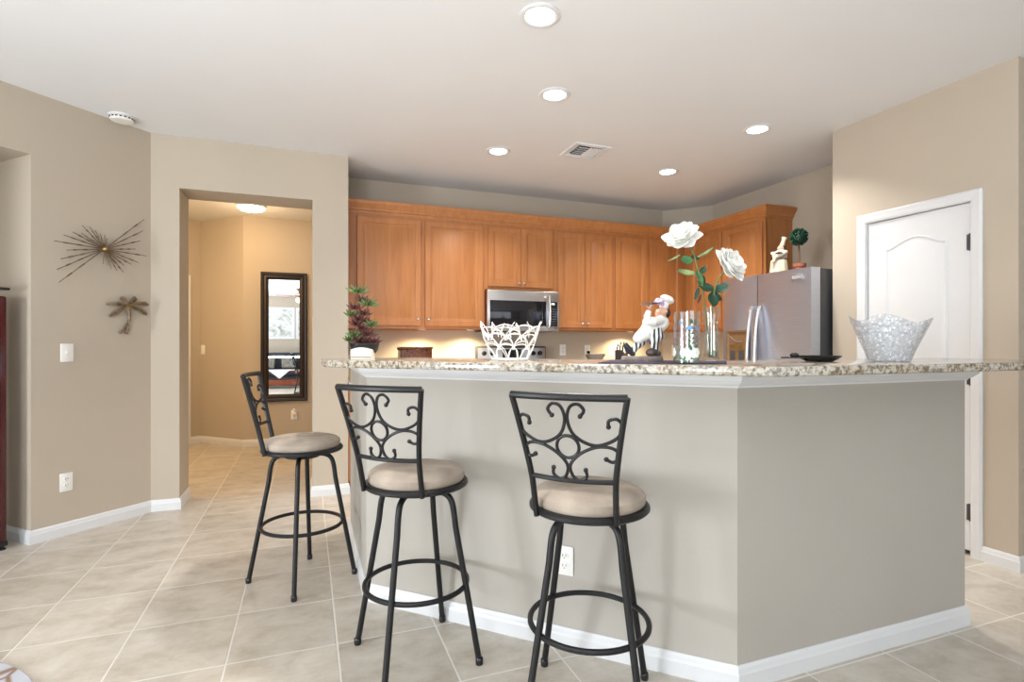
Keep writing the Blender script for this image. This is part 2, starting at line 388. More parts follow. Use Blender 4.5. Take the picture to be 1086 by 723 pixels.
# wall with the hall opening
OX0, OX1, EY0, EY1 = -.88, .04, 4.6, 4.93
g = G(); g.box(-1.4, OX0, EY0, EY1, 0, H); g.box(OX1, .313, EY0, EY1, 0, H); g.box(OX0, OX1, EY0, EY1, OPZ, H)
g.box(.2, .313, EY1, 5.3, 0, H)
struct(g.build('wall_entry', 'paint', smooth=False))
# kitchen walls
g = G(); g.box(.313, 3.8, 5.19, 5.3, 0, H); g.prism([(3.8, 5.19), (4.18, 4.80), (4.3, 4.8), (4.3, 5.3), (3.8, 5.3)], 0, H); g.box(4.18, 4.3, 2.836, 4.8, 0, H)
struct(g.build('wall_kitchen', 'paint', smooth=False))
# wall with the pantry door
DX = 3.54; DY0, DY1, DZ = 1.968, 2.588, 2.035
g = G(); g.box(DX, DX+.12, 1.745, DY0, 0, H); g.box(DX, DX+.12, DY1, 2.836, 0, H); g.box(DX, DX+.12, DY0, DY1, DZ, H)
g.box(DX+.12, 4.3, 2.716, 2.836, 0, H); g.box(DX+.12, 5.6, 1.745, 1.865, 0, H); g.box(4.18, 4.3, 1.865, 2.716, 0, H)
struct(g.build('wall_right', 'paint', smooth=False))
# hall walls beyond the opening
C1 = Vector((-.71, 7.15)); C2 = Vector((-1.245, 7.685)); C3 = Vector((-2.2, 6.73))
g = G(); g.box(C1.x, .5, 7.15, 7.27, 0, H); g.prism([C1, (C1.x, C1.y+.12), (C2.x, C2.y+.17), C2], 0, H); g.prism([C2, (C2.x, C2.y+.17), (C3.x-.1, C3.y+.1), C3], 0, H)
g.box(.2, .32, 5.3, 7.15, 0, H); g.box(-2.35, -2.2, 4.9, 6.83, 0, H)
struct(g.build('wall_hall', 'paint', smooth=False))
# living room behind the camera
g = G(); g.box(-4.32, -4.2, -4.3, -.9, 0, H); g.box(-4.32, -4.2, 1.6, 2.2, 0, H); g.box(-4.32, -4.2, -.9, 1.6, 2.3, H)
struct(g.build('wall_west', 'paint', smooth=False))
g = G()
for a, b in ((-4.32, -3.7), (-2.2, .2), (4.2, 5.6)): g.box(a, b, -4.42, -4.3, 0, H)
for a, b in ((-3.7, -2.2), (.2, 4.2)): g.box(a, b, -4.42, -4.3, 0, .45); g.box(a, b, -4.42, -4.3, 2.45, H)
struct(g.build('wall_back', 'paint', smooth=False))
struct(G().box(5.5, 5.6, -4.3, 1.745, 0, H).build('wall_east', 'paint', smooth=False))
# windows
def window(name, axis, a0, a1, z0, z1, pos, n):
    f = G(); gl = G()
    def bx(g_, u0, u1, w0, w1, t=.03):
        if axis == 'x': g_.box(u0, u1, pos-t, pos+t, w0, w1)
        else: g_.box(pos-t, pos+t, u0, u1, w0, w1)
    bx(f, a0, a1, z0, z0+.05); bx(f, a0, a1, z1-.05, z1)
    for k in range(n+1):
        u = a0+(a1-a0)*k/n; bx(f, max(a0, u-.03), min(a1, u+.03), z0+.05, z1-.05)
    o = struct(f.build(name, 'white', smooth=False))
    bx(gl, a0+.03, a1-.03, z0+.05, z1-.05, .003); gl.build('pane', 'pane', o, smooth=False)
window('window_1', 'y', -.9, 1.6, 0, 2.3, -4.26, 2)
window('window_2', 'x', -3.7, -2.2, .45, 2.45, -4.36, 2)
window('window_3', 'x', .2, 4.2, .45, 2.45, -4.36, 3)
# baseboards
BB = [(0, 0), (.014, 0), (.014, .052), (.011, .06), (.009, .072), (.004, .082), (0, .082)]
def base(name, *paths):
    g = G()
    for p in paths: g.sweep(p, BB)
    return struct(g.build(name, 'white', smooth=False))
# (outward = right of travel)
base('baseboard_left', [F0, E0, E0+nd*T, B+nd*T, B, A, (OX0, EY0), (OX0, EY1)])
base('baseboard_entry', [(OX1, EY1), (OX1, EY0), (.313, EY0), (.313, 4.62)])
base('baseboard_hall', [C3, C2, C1, (.2, 7.15)], [(-1.2, 4.93), (-2.2, 4.93), (-2.2, 6.7)])
base('baseboard_right', [(DX, 1.925), (DX, 1.745), (5.5, 1.745)], [(DX, 2.82), (DX, 2.66)])
base('baseboard_back', [(5.5, 1.745), (5.5, -4.3), (-4.2, -4.3), (-4.2, -.9)])
# hall door casing seen past the reveal
pc = C2+(C3-C2).normalized()*.135
dr = (C3-C2).normalized(); nn = Vector((-dr.y, dr.x))
struct(G().prism([pc, pc+dr*.09, pc+dr*.09+nn*.018, pc+nn*.018], 0, 2.06, .004).build('trim_1', 'white', smooth=False))

# ================================================================== BREAKFAST BAR
b0 = Vector((2.659, 1.5)); b1 = Vector((1.412, 1.5)); b2 = Vector((.263, 2.649)); b3 = Vector((.263, 3.66))
TB = .13
n2 = Vector((S2, S2))
i1 = Vector((b1.x+TB*math.tan(PI/8), b1.y+TB)); i2 = Vector((b2.x+TB, b2.y+TB*math.tan(PI/8)))
BT = 1.108
bar = struct(G().prism([b0, b1, b2, b3, (b3.x+TB, b3.y), i2, i1, (b0.x, b0.y+TB)][::-1], 0, BT).build('wall_bar', 'barpaint', smooth=False))
bpath = [(b3.x+TB, b3.y), b3, b2, b1, b0, (b0.x, b0.y+TB)]
base('baseboard_bar', bpath)
TR = [(0, 1.055), (.006, 1.055), (.010, 1.062), (.020, 1.068), (.034, 1.082), (.040, 1.096), (.040, 1.107), (0, 1.107)]
struct(G().sweep(bpath, TR).build('trim_2', 'white', smooth=False))
GT, GB = 1.140, 1.109
gran = [(.065, 2.52), (.095, 2.455), (1.2855, 1.262), (1.325, 1.242), (3.06, 1.242), (3.06, 1.862), (1.562, 1.862), (.544, 2.88), (.10, 2.88), (.065, 2.85)]
tag(G().prism(gran, GB, GT, .008).build('bar_countertop', 'granite'), 'raised speckled beige granite bar top above the pale grey half wall', 'countertop')

# ---------------------------------------------------------------- wall plates (local: face towards -y, centre at origin)
def plate(label, loc, rz, kind='outlet', cat=None, col='plastic', group=None):
    nm = {'outlet': 'wall_outlet', 'switch': 'light_switch', 'blank': 'wall_outlet', 'single': 'wall_outlet'}[kind]
    t = thing(nm, label, cat or ('light switch' if kind == 'switch' else 'outlet'), loc, rz, group)
    G().box(-.036, .036, -.006, 0, -.058, .058, .003).build('cover_plate', col, t)
    if kind == 'switch':
        G().box(-.006, .006, -.009, -.005, -.012, .012, .001).build('bezel', 'ivory', t)
        G().box(-.004, .004, -.018, -.006, -.002, .009, .001).build('toggle', col, t)
    else:
        for z in (.02, -.02):
            g = G(); g.lathe([(0, .0085), (.015, .0085), (.0165, .005), (.0165, 0)], 20, X=Matrix.Translation((0, -.0, z)) @ Matrix.Rotation(PI/2, 4, 'X'))
            r = g.build('receptacle', col, t)
            h = G()
            for x, a in ((-.0065, .005), (.0065, .004)): h.box(x-.0012, x+.0012, -.0092, -.0082, z-a+.003, z+a+.003)
            h.box(-.0022, .0022, -.0092, -.0082, z-.0095, z-.006); h.build('slot', 'slot', r)
    return t
plate('white duplex outlet low on the front of the breakfast bar', (.963-.001, 1.949-.001, .348), -PI/4)
def star_pt(x, z, off=0): return None
plate('white toggle switch on the slanted tan wall below the metal palm tree', (-1.4325, 4.2325, 1.157), PI/4, 'switch')
plate('white duplex outlet low on the slanted tan wall, straight below the light switch', (-1.435, 4.23, .335), PI/4)
plate('small white switch on the angled hall wall left of the mirror', (C2.x+.09, C2.y-.09, 1.13), -PI/4, 'switch') if False else None
hs = C1+(C2-C1)*.93
plate('small white switch on the angled hall wall left of the mirror', (hs.x, hs.y, 1.15), -PI/4, 'switch')
t = plate('white outlet with a plug-in night light under the hall mirror', (-.148, 7.15, .355), 0)
nl = G().box(-.02, .02, -.045, -.009, 0, .035, .004).build('night_light', 'ivory', t)
G().ell((0, -.03, .055), (.019, .013, .03)).build('shade', 'porcelain', nl)

# ---------------------------------------------------------------- bar stools
def stool(label, loc, face, leg0):
    t = thing('bar_stool', label, 'bar stool', (loc[0], loc[1], 0), face, 'black iron bar stools')
    R = .194
    for k in range(4):
        a = leg0-face+k*PI/2; c, s_ = math.cos(a), math.sin(a)
        pts = [(.06, .642), (.10, .640), (.135, .624), (.152, .588), (.163, .51)]
        pts = catmull([(r*c, r*s_, z) for r, z in pts], 5)+[Vector((.258*c, .258*s_, .012))]
        L = G().tube(pts, .0115, 12).build('leg', 'black', t)
        G().lathe([(0, 0), (.013, 0), (.0145, .004), (.0145, .022), (.0125, .026), (0, .026)], 14, (.2585*c, .2585*s_, 0)).build('foot_cap', 'blackgloss', L)
    G().tube([(.197*math.cos(a), .197*math.sin(a), .285) for a in [2*PI*i/56 for i in range(56)]], .0095, 10, True).build('foot_ring', 'black', t)
    G().lathe([(0, .630), (.085, .630), (.09, .635), (.09, .655), (.075, .659), (0, .659)], 28).build('swivel_plate', 'black', t)
    G().lathe([(0, .660), (.18, .660), (R, .662), (R+.006, .668), (R+.006, .677), (R, .683), (.18, .684), (0, .684)], 48).build('seat_frame', 'black', t)
    G().lathe([(0, .680), (.177, .680), (.184, .688), (.187, .701), (.184, .715), (.169, .727), (.135, .735), (.065, .739), (0, .740)], 48).build('seat_cushion', 'suede', t)
    fr = G()
    def hw(z):
        q = (z-.68)/.385; return .128+.012*q+.04*max(0, (z-.78)/.285)**1.3
    def pt(u, v):      # u across, v above the lower rail -> on the bowed, leaning back
        z = .80+v; q = (z-.68)/.385; wv = hw(z); e = 1-min(1, abs(u)/wv)**2
        return Vector((-.160-.085*q-.026*e*min(1, max(0, (z-.70)/.1)), u, z))
    for s_ in (-1, 1):
        pts = [pt(s_*hw(z), z-.80) for z in [.664+.391*i/12 for i in range(13)]]
        fr.tube(pts, .0115, 10, flat=.8)
    o = fr.build('back_post', 'black', t) if False else None
    fr.bm.free() if False else None
    rails = fr
    for v, r in ((.255, .0115), (0, .008)):
        wv = hw(.80+v); rails.tube([pt(wv*i/12, v) for i in range(-12, 13)], r, 10)
    rails.build('back_frame', 'black', t)
    UR = [(.043, .199), (.055, .217), (.038, .235), (.014, .226), (.004, .19), (.018, .146), (.056, .119), (.096, .114), (.143, .136), (.161, .170), (.147, .193), (.124, .188), (.122, .170)]
    LR = [(.05, .036), (.051, .015), (.03, .003), (.010, .016), (.005, .05), (.035, .084), (.082, .107), (.125, .107), (.147, .090), (.144, .073), (.127, .063), (.110, .072)]
    for cur in (UR, LR):
        for s_ in (-1, 1):
            pts = catmull([pt(s_*u, v) for u, v in cur], 6)
            g = G().tube(pts, .0052, 8)
            for e in (pts[0], pts[-1]): g.ell(e, (.0075, .0075, .0075), u=10, v=8)
            g.build('scroll', 'black', t)
    G().tube([pt(.034*math.cos(a), .105+.034*math.sin(a)) for a in [2*PI*i/32 for i in range(32)]], .0052, 8, True).build('scroll_ring', 'black', t)
    return t
stool('black scrolled bar stool seen side-on at the left end of the bar', (-.022, 3.008), math.radians(-7), math.radians(-8))
stool('black scrolled bar stool in front of the bar, the middle of the three', (.40, 2.113), math.radians(46), math.radians(54))
stool('black scrolled bar stool nearest the bar corner, in front of the low white outlet', (.885, 1.612), math.radians(46), math.radians(11))

# ================================================================== KITCHEN CABINETS
def panel_door(wd, ht, x0, z0, name, parent, arch=False):
    g = G(); lp = []
    for ins, y in [(0, 0), (0, -.016), (.004, -.02), (.050, -.02), (.054, -.0135), (.062, -.0135), (.066, -.0105), (.074, -.0105), (.088, -.015)]:
        lp.append([(x0+ins, y, z0+ins), (x0+wd-ins, y, z0+ins), (x0+wd-ins, y, z0+ht-ins), (x0+ins, y, z0+ht-ins)])
    return g.loops(lp).build(name, 'maple', parent, ang=20)
def knob(parent, x, z, y=-.02):
    G().lathe([(0, .026), (.008, .025), (.0135, .019), (.012, .013), (.006, .009), (.005, 0), (0, 0)], 18, X=Matrix.Translation((x, y, z)) @ Matrix.Rotation(PI/2, 4, 'X')).build('knob', 'chrome', parent)
def cabinet(label, org, rz, wd, z0, z1, dep, doors, kn, name='wall_cabinet', cat='cabinet', group='maple wall cabinets', body='maple'):
    t = thing(name, label, cat, (org[0], org[1], 0), rz, group)
    g = G(); th = .018
    g.box(0, th, .001, dep, z0, z1); g.box(wd-th, wd, .001, dep, z0, z1); g.box(th, wd-th, .001, dep, z0+.012, z0+.03); g.box(th, wd-th, .001, dep, z1-th, z1); g.box(th, wd-th, dep-.01, dep, z0, z1)
    g.box(0, wd, 0, .019, z0, z1)
    g.build('body', body, t, smooth=False)
    for (a, b, c, d), (kx, kz) in zip(doors, kn):
        dd = panel_door(b-a, d-c, a, c, 'door', t)
        if kx is not None: knob(dd, kx, kz)
    return t
FY = 4.87; UZ0, UZ1, DZ0, DZ1 = 1.352, 2.372, 1.378, 2.328
X0 = .317
cabinet('tall maple wall cabinet at the far left, behind the potted succulent', (X0, FY), 0, .660, UZ0, UZ1, .318, [(.085, .640, DZ0, DZ1)], [(.613, 1.44)])
cabinet('tall single-door maple wall cabinet just left of the microwave', (.978, FY), 0, .587, UZ0, UZ1, .318, [(.018, .567, DZ0, DZ1)], [(.047, 1.44)])
cabinet('short two-door maple wall cabinet over the microwave', (1.566, FY), 0, .734, 1.735, UZ1, .318, [(.03, .362, 1.76, DZ1), (.366, .70, 1.76, DZ1)], [(.335, 1.80), (.393, 1.80)])
cabinet('two-door maple wall cabinet right of the microwave, above two white outlets', (2.301, FY), 0, .654, UZ0, UZ1, .318, [(.024, .318, DZ0, DZ1), (.322, .636, DZ0, DZ1)], [(.29, 1.425), (.35, 1.425)])
cabinet('corner maple wall cabinet behind the larger chef figurine', (2.956, FY), 0, .90, UZ0, UZ1, .318, [(.022, .405, DZ0, DZ1), (.445, .845, DZ0, DZ1)], [(.375, 1.425), (None, 0)])
# right run, facing the left: local x runs towards the camera
cabinet('maple wall cabinet on the right wall, beside the refrigerator, behind the white roses', (3.86, FY), -PI/2, 1.115, UZ0, UZ1, .318, [(.11, .565, DZ0, DZ1), (.61, 1.085, DZ0, DZ1)], [(.535, 1.425), (.64, 1.425)])
CR = [(0, 2.355), (.006, 2.355), (.008, 2.372), (.018, 2.380), (.022, 2.395), (.040, 2.420), (.050, 2.432), (.056, 2.452), (.056, 2.460), (0, 2.460)]
tag(G().sweep([(X0-.0, FY), (3.86, FY), (3.86, FY-1.115), (4.178, FY-1.115)], CR).build('crown_molding', 'maple', smooth=False), 'orange maple crown moulding running along the tops of the wall cabinets', 'molding')

# base cabinets and kitchen worktops
BZ = .87
def base_cab(label, org, rz, wd, nd_):
    t = thing('base_cabinet', label, 'cabinet', (org[0], org[1], 0), rz, 'maple base cabinets')
    g = G(); g.box(0, wd, .06, .58, .0, .1); g.box(0, wd, 0, .58, .1, BZ); g.build('body', 'maple', t, smooth=False)
    w_ = (wd-.04)/nd_
    for k in range(nd_):
        a = .02+k*w_
        d = panel_door(w_-.01, .56, a+.005, .13, 'door', t); knob(d, a+(w_-.04 if k % 2 == 0 else .04), .64)
        dr_ = G().box(a+.005, a+w_-.005, -.02, 0, .715, .85, .004).build('drawer', 'maple', t); knob(dr_, a+w_/2, .78)
    return t
base_cab('maple base cabinet on the left, its edge glimpsed between the hall wall and the bar', (X0, 4.605), 0, 1.228, 3)
base_cab('maple base cabinet right of the range, under the outlets', (2.315, 4.605), 0, 1.255, 3)
base_cab('maple base cabinet between the kitchen corner and the refrigerator', (3.595, 4.585), -PI/2, .83, 2)
KT = .91
tag(G().box(X0, 1.547, 4.575, 5.188, BZ, KT, .006).build('kitchen_worktop', 'granite'), 'granite worktop left of the range under the two lit wall cabinets', 'countertop')
tag(G().prism([(2.313, 4.575), (3.565, 4.575), (3.565, 3.75), (4.178, 3.75), (4.178, 4.79), (3.79, 5.188), (2.313, 5.188)], BZ, KT, .006).build('kitchen_worktop', 'granite'), 'granite worktop wrapping the kitchen corner right of the range', 'countertop')

# range
t = thing('kitchen_range', 'stainless electric range below the microwave, black knobs along its back panel', 'stove', (1.555, 4.56, 0))
W = .75
G().box(0, W, .03, .60, .02, .895, .004).build('body', 'steel', t)
G().box(.0, W, .0, .60, .895, .915, .004).build('cooktop', 'blackgloss', t)
for x, y, r in ((.2, .18, .1), (.55, .18, .08), (.2, .44, .08), (.55, .44, .1)): G().lathe([(r-.006, .9155), (r, .9155), (r, .9165), (r-.006, .9165)], 32, (x, y, 0)).build('burner', 'darkgrey', t)
d = G().box(.01, W-.01, -.012, .03, .22, .86, .008).build('oven_door', 'steel', t)
G().box(.12, W-.12, -.015, -.011, .38, .70, .004).build('window', 'darkglass', d)
G().tube([(.06, -.012, .79), (.06, -.05, .80), (W-.06, -.05, .80), (W-.06, -.012, .79)], .011).build('handle', 'steel', d)
G().box(.01, W-.01, -.008, .03, .04, .205, .006).build('drawer', 'steel', t)
bp = G().box(0, W, .545, .61, .915, 1.195, .012).build('back_panel', 'darkgrey', t)
G().box(.014, W-.014, .535, .55, .93, 1.180, .004).build('control_panel', 'steel', bp)
G().box(.27, .47, .529, .54, 1.06, 1.165, .003).build('clock_panel', 'blackgloss', bp)
for x in (.075, .155, .60, .675): G().lathe([(0, .03), (.018, .03), (.021, .026), (.024, 0), (0, 0)], 20, X=Matrix.Translation((x, .536, 1.125)) @ Matrix.Rotation(PI/2, 4, 'X')).build('knob', 'blackgloss', bp)

# microwave
t = thing('microwave', 'stainless over-the-range microwave with curved handle and dark glass door', 'microwave', (1.563, 4.78, 1.338))
W, HM = .735, .385
G().box(0, W, .03, .40, 0, HM, .004).build('body', plain('dark_red_brown_case', (.09, .018, .012), .4), t)
G().box(0, W, 0, .032, 0, HM, .005).build('front_frame', 'steel', t)
G().box(.025, .595, -.006, .004, .05, .288, .003).build('door_window', 'darkglass', t)
cp = G().box(.632, W-.022, -.006, .004, .05, .288, .003).build('control_panel', 'blackgloss', t)
G().box(.648, .682, -.0075, -.005, .258, .272).build('display', 'display', cp)
g = G()
for i in range(3):
    for j in range(7): g.box(.644+i*.021, .653+i*.021, -.0072, -.005, .068+j*.024, .075+j*.024)
g.build('keypad', plain('grey_key', (.25, .25, .27), .5), cp, smooth=False)
G().tube(catmull([(.607, .0, .33), (.607, -.03, .345), (.61, -.05, .325), (.612, -.056, .22), (.612, -.056, .14), (.61, -.05, .05), (.607, -.03, .03), (.607, 0, .045)], 6), .011, 12).build('handle', 'chrome', t)
g = G()
for i in range(22): g.box(.03+i*.03, .05+i*.03, -.003, .004, .012, .03)
g.build('vent_grille', 'steel', t, smooth=False)

# refrigerator (door fronts face the left)
t = thing('refrigerator', 'side-by-side stainless steel refrigerator with dispenser between cabinets and doorway', 'refrigerator', (3.35, 3.73, 0), -PI/2)
FWD = .868
G().box(.012, FWD-.008, .115, .80, .02, 1.762, .006).build('case', 'darkgrey', t)
G().box(.03, FWD-.03, .05, .12, .01, .08).build('kick_grille', 'blackgloss', t)
def fdoor(x0, x1, name, hole=None):
    n = 9; g = G()
    bow = lambda x: -.016*math.sin(PI*min(1, max(0, (x-x0)/(x1-x0))))
    xs = [x0+(x1-x0)*i/n for i in range(n+1)]
    poly = [(x, .012+bow(x)) for x in xs]
    poly = [(x0+.004, .0)]*0 + poly + [(x1, .10), (x0, .10)]
    g.prism(poly, .09, 1.765, 0)
    return g.build(name, 'fridge', t, ang=30)
dl = fdoor(.0, .372, 'door'); drr = fdoor(.378, FWD, 'door')
dl['label'] = 'narrow left door with dispenser'; drr['label'] = 'wide right door with badge'
# dispenser
ds = G(); ds.loops([[(.06, -.008, .93), (.30, -.008, .93), (.30, -.008, 1.33), (.06, -.008, 1.33)], [(.06, -.014, .93), (.30, -.014, .93), (.30, -.014, 1.33), (.06, -.014, 1.33)], [(.075, -.014, .945), (.285, -.014, .945), (.285, -.014, 1.315), (.075, -.014, 1.315)], [(.085, -.006, .96), (.275, -.006, .96), (.275, -.006, 1.30), (.085, -.006, 1.30)]])
dd = ds.build('dispenser', 'recess', dl, ang=20)
G().box(.09, .27, -.010, -.005, 1.165, 1.205, .002).build('dispenser_ledge', 'brass', dd)
G().box(.10, .155, -.012, -.006, .97, 1.16, .004).build('paddle', 'darkgrey', dd); G().box(.195, .25, -.012, -.006, .97, 1.16, .004).build('paddle', 'darkgrey', dd)
G().tube(catmull([(.10, -.010, 1.28), (.14, -.010, 1.25), (.19, -.010, 1.235), (.24, -.010, 1.245)], 6), .004, 6).build('spout_arc', 'chrome', dd)
for x, dr_ in ((.335, dl), (.412, drr)):
    G().tube(catmull([(x, -.006, 1.515), (x, -.024, 1.47), (x, -.044, 1.36), (x, -.056, 1.22), (x, -.060, 1.10), (x, -.056, .98), (x, -.044, .84), (x, -.024, .73), (x, -.006, .685)], 6), .013, 12, flat=1.0).build('handle', 'chrome', dr_)
bd = G().box(FWD-.155, FWD-.06, -.008, .0, 1.685, 1.722, .002).build('badge', 'chrome', drr); G().box(FWD-.148, FWD-.067, -.0092, -.0078, 1.692, 1.715).build('badge_inset', plain('grey_badge_inset', (.30, .30, .33), .4), bd)

# under-cabinet puck lights
def puck(x, y, label, z=UZ0+.012):
    t = thing('puck_light', label, 'lamp', (x, y, z), 0, 'puck lights under the wall cabinets')
    G().lathe([(0, 0), (.036, 0), (.036, -.014), (.030, -.018), (.027, -.016)], 24).build('housing', 'white', t)
    G().lathe([(0, -.014), (.027, -.0165)], 24).build('lens', 'puck', t)
    l = bpy.data.lights.new('puck_bulb', 'SPOT'); l.energy = E_PUCK*7; l.color = (1, .78, .48); l.spot_size = 2.7; l.spot_blend = .6; l.shadow_soft_size = .03
    o = bpy.data.objects.new('puck_bulb', l); COL.objects.link(o); o.parent = t; o.location = (0, 0, -.03)
puck(.99, 4.97, 'small lit puck light under the joint of the two left wall cabinets')
puck(1.46, 4.99, 'small lit puck light under the cabinet just left of the microwave')
puck(3.25, 5.0, 'puck light under the corner cabinet, behind the larger chef figurine')
puck(4.0, 4.15, 'puck light under the right cabinet near the refrigerator')
# backsplash outlets
plate('white outlet on the backsplash right of the range, nearest the microwave', (2.535, 5.19, 1.155), 0, 'outlet')
t = plate('white outlet with a black plug on the backsplash above the footed bowl', (2.83, 5.19, 1.15), 0, 'outlet')
G().box(-.014, .014, -.04, -.009, -.036, -.006, .004).build('plug', 'blackgloss', t)
dg = Vector((3.8, 5.19))+Vector((.38, -.39)).normalized()*.14
t = plate('white outlet with a black plug between the larger chef figurine and the painted cylinder', (dg.x, dg.y, 1.145), -PI/4, 'outlet')
G().box(-.014, .014, -.04, -.009, -.036, -.006, .004).build('plug', 'blackgloss', t)
plate('beige outlet on the lit backsplash between the brown box and the range', (1.39, 5.19, 1.105), 0, 'outlet', col='ivory')

# ================================================================== PANTRY DOOR
t = struct(bpy.data.objects.new('door_1', None)); COL.objects.link(t); t.location = (DX, DY1-.008, 0); t.rotation_euler = (0, 0, -PI/2)
DW = .604
G().box(0, DW, .012, .047, .028, 2.022, .002).build('door_slab', 'white', t, smooth=False)
def arch_poly(ins):
    x0, x1, z0, z1 = .115+ins, DW-.115-ins, 1.02+ins, 1.835-ins
    pts = [(x0, z0), (x1, z0)]
    for i in range(13):
        q = i/12; x = x1+(x0-x1)*q; pts.append((x, z1+.058*math.sin(PI*q)**1.6))
    return pts
def door_panel(polyf, nm):
    lp = [[(x, y, z) for x, z in polyf(ins)] for ins, y in [(0, .014), (0, .0105), (.010, .004), (.020, .0105), (.032, .0112), (.050, .006)]]
    G().loops(lp).build(nm, 'white', t, ang=18)
door_panel(arch_poly, 'raised_panel'); door_panel(lambda i: [(.115+i, .25+i), (DW-.115-i, .25+i), (DW-.115-i, .90-i), (.115+i, .90-i)], 'raised_panel')
for z in (1.795, 1.025, .25):
    h = G().box(DW-.012, DW+.006, -.001, .014, z-.045, z+.045, .001).build('hinge', 'darkgrey', t)
    G().tube([(DW+.003, .004, z-.05), (DW+.003, .004, z+.05)], .0055, 8).build('hinge_pin', 'darkgrey', h)
CS = [(0, 0), (.058, 0), (.058, .010), (.046, .017), (.030, .014), (.010, .012), (0, .008)]
g = G()
x0, x1, zt = -.008, DW+.012, 2.03      # inner edge of the casing
def cas(pa, pb, out):    # leg of the casing extruded with mitred ends
    pass
pts = [((x0, 0), (-1, 0)), ((x0, zt), (-1, 1)), ((x1, zt), (1, 1)), ((x1, 0), (1, 0))]
rings = [[(p[0]+o[0]*a, -d_, p[1]+o[1]*a) for a, d_ in CS] for p, o in pts]
R = [[g.bm.verts.new(Vector(q)) for q in r] for r in rings]
for a, b in zip(R, R[1:]):
    for j in range(len(CS)): g.bm.faces.new((a[j], a[(j+1) % len(CS)], b[(j+1) % len(CS)], b[j]))
g.bm.faces.new(R[0]); g.bm.faces.new(R[-1][::-1])
g.build('door_casing', 'white', t, smooth=False)
g = G(); g.box(-.011, -.002, 0.0, .11, 0, 2.033); g.box(DW+.004, DW+.014, .004, .11, 0, 2.033); g.box(-.002, DW+.006, 0, .11, 2.026, 2.034)
g.build('door_jamb', 'white', t, smooth=False)

# ================================================================== CEILING FITTINGS
def can(x, y, label):
    t = thing('recessed_light', label, 'ceiling light', (x, y, H), 0, 'recessed ceiling lights')
    G().lathe([(.096, 0), (.096, -.004), (.090, -.008), (.078, -.009), (.070, -.006), (.066, -.001), (.066, 0)], 40).build('trim_ring', 'white', t)
    G().lathe([(0, -.0035), (.068, -.0035)], 40).build('lens', 'lens', t)
    l = bpy.data.lights.new('can_bulb', 'AREA'); l.shape = 'DISK'; l.size = .13; l.energy = E_CAN; l.spread = 2.1; l.color = (1, .95, .90)
    o = bpy.data.objects.new('can_bulb', l); COL.objects.link(o); o.parent = t; o.location = (0, 0, -.012)
can(1.016, 2.32, 'recessed ceiling light nearest the camera, at the top of the photo')
can(1.421, 3.02, 'recessed ceiling light second from the camera, in line with the nearest one')
can(1.416, 4.055, 'recessed ceiling light left of the square air vent, nearest the left wall cabinets')
can(2.999, 2.995, 'recessed ceiling light on the right, nearest the pantry door wall')
can(2.989, 4.008, 'recessed ceiling light nearest the kitchen corner, right of the air vent')
t = thing('ceiling_vent', 'square white louvred air vent in the kitchen ceiling', 'air vent', (2.06, 3.81, H), 0)
G().sweep([(-.125, -.115), (-.125, .115), (.125, .115), (.125, -.115)], [(0, 0), (0, -.004), (-.012, -.010), (-.03, -.010), (-.032, 0)], True).build('frame', 'white', t, smooth=False)
G().box(-.10, .10, -.09, .09, -.0015, -.0005).build('duct_opening', 'darkgrey', t)
for i in range(5):
    G().box(-.097, -.012, -.010, .010, -.0012, .0012, X=Matrix.Translation((0, -.076+i*.038, -.009)) @ Matrix.Rotation(.75, 4, 'X')).build('louver', 'white', t, smooth=False)
for i in range(4):
    G().box(-.010, .010, -.089, .089, -.0012, .0012, X=Matrix.Translation((.012+i*.025, 0, -.009)) @ Matrix.Rotation(.75, 4, 'Y')).build('louver', 'white', t, smooth=False)
t = thing('smoke_detector', 'round white smoke detector on the ceiling beside the slanted left wall', 'smoke detector', (-1.165, 4.335, H))
G().lathe([(0, 0), (.078, 0), (.078, -.012), (.074, -.014), (0, -.014)], 36).build('base_plate', 'white', t)
G().lathe([(.070, -.013), (.070, -.026), (.062, -.034), (.03, -.037), (0, -.037)], 36).build('cover', 'plastic', t)
g = G()
for i in range(18):
    a = 2*PI*i/18; g.box(-.0015, .0015, -.007, .007, -.004, .004, X=Matrix.Translation((.0705*math.cos(a), .0705*math.sin(a), -.020)) @ Matrix.Rotation(a, 4, 'Z'))
g.build('vent_slots', 'slot', t, smooth=False)
t = thing('ceiling_lamp', 'lit dome lamp on the hall ceiling', 'ceiling light', (-.575, 6.6, H))
G().lathe([(0, 0), (.155, 0), (.155, -.018), (.145, -.024), (0, -.024)], 40).build('canopy', 'white', t)
G().lathe([(.145, -.022), (.140, -.036), (.115, -.052), (.07, -.064), (.02, -.069), (0, -.07)], 40).build('glass_dome', 'dome', t)
G().lathe([(0, -.066), (.01, -.068), (.012, -.074), (.006, -.080), (0, -.081)], 14).build('finial', 'brass', t)
l = bpy.data.lights.new('hall_bulb', 'POINT'); l.energy = E_HALL; l.color = (1, .68, .36); l.shadow_soft_size = .15
o = bpy.data.objects.new('hall_bulb', l); COL.objects.link(o); o.parent = t; o.location = (0, 0, -.35)
l = bpy.data.lights.new('foyer_fill', 'AREA'); l.size = 1.2; l.energy = 48; l.color = (1, .69, .37)  # unseen warm area light, added to brighten the hall
o = bpy.data.objects.new('foyer_fill', l); COL.objects.link(o); o.location = (-1.55, 5.55, 2.5); o.rotation_euler = (math.radians(35), 0, math.radians(-15))

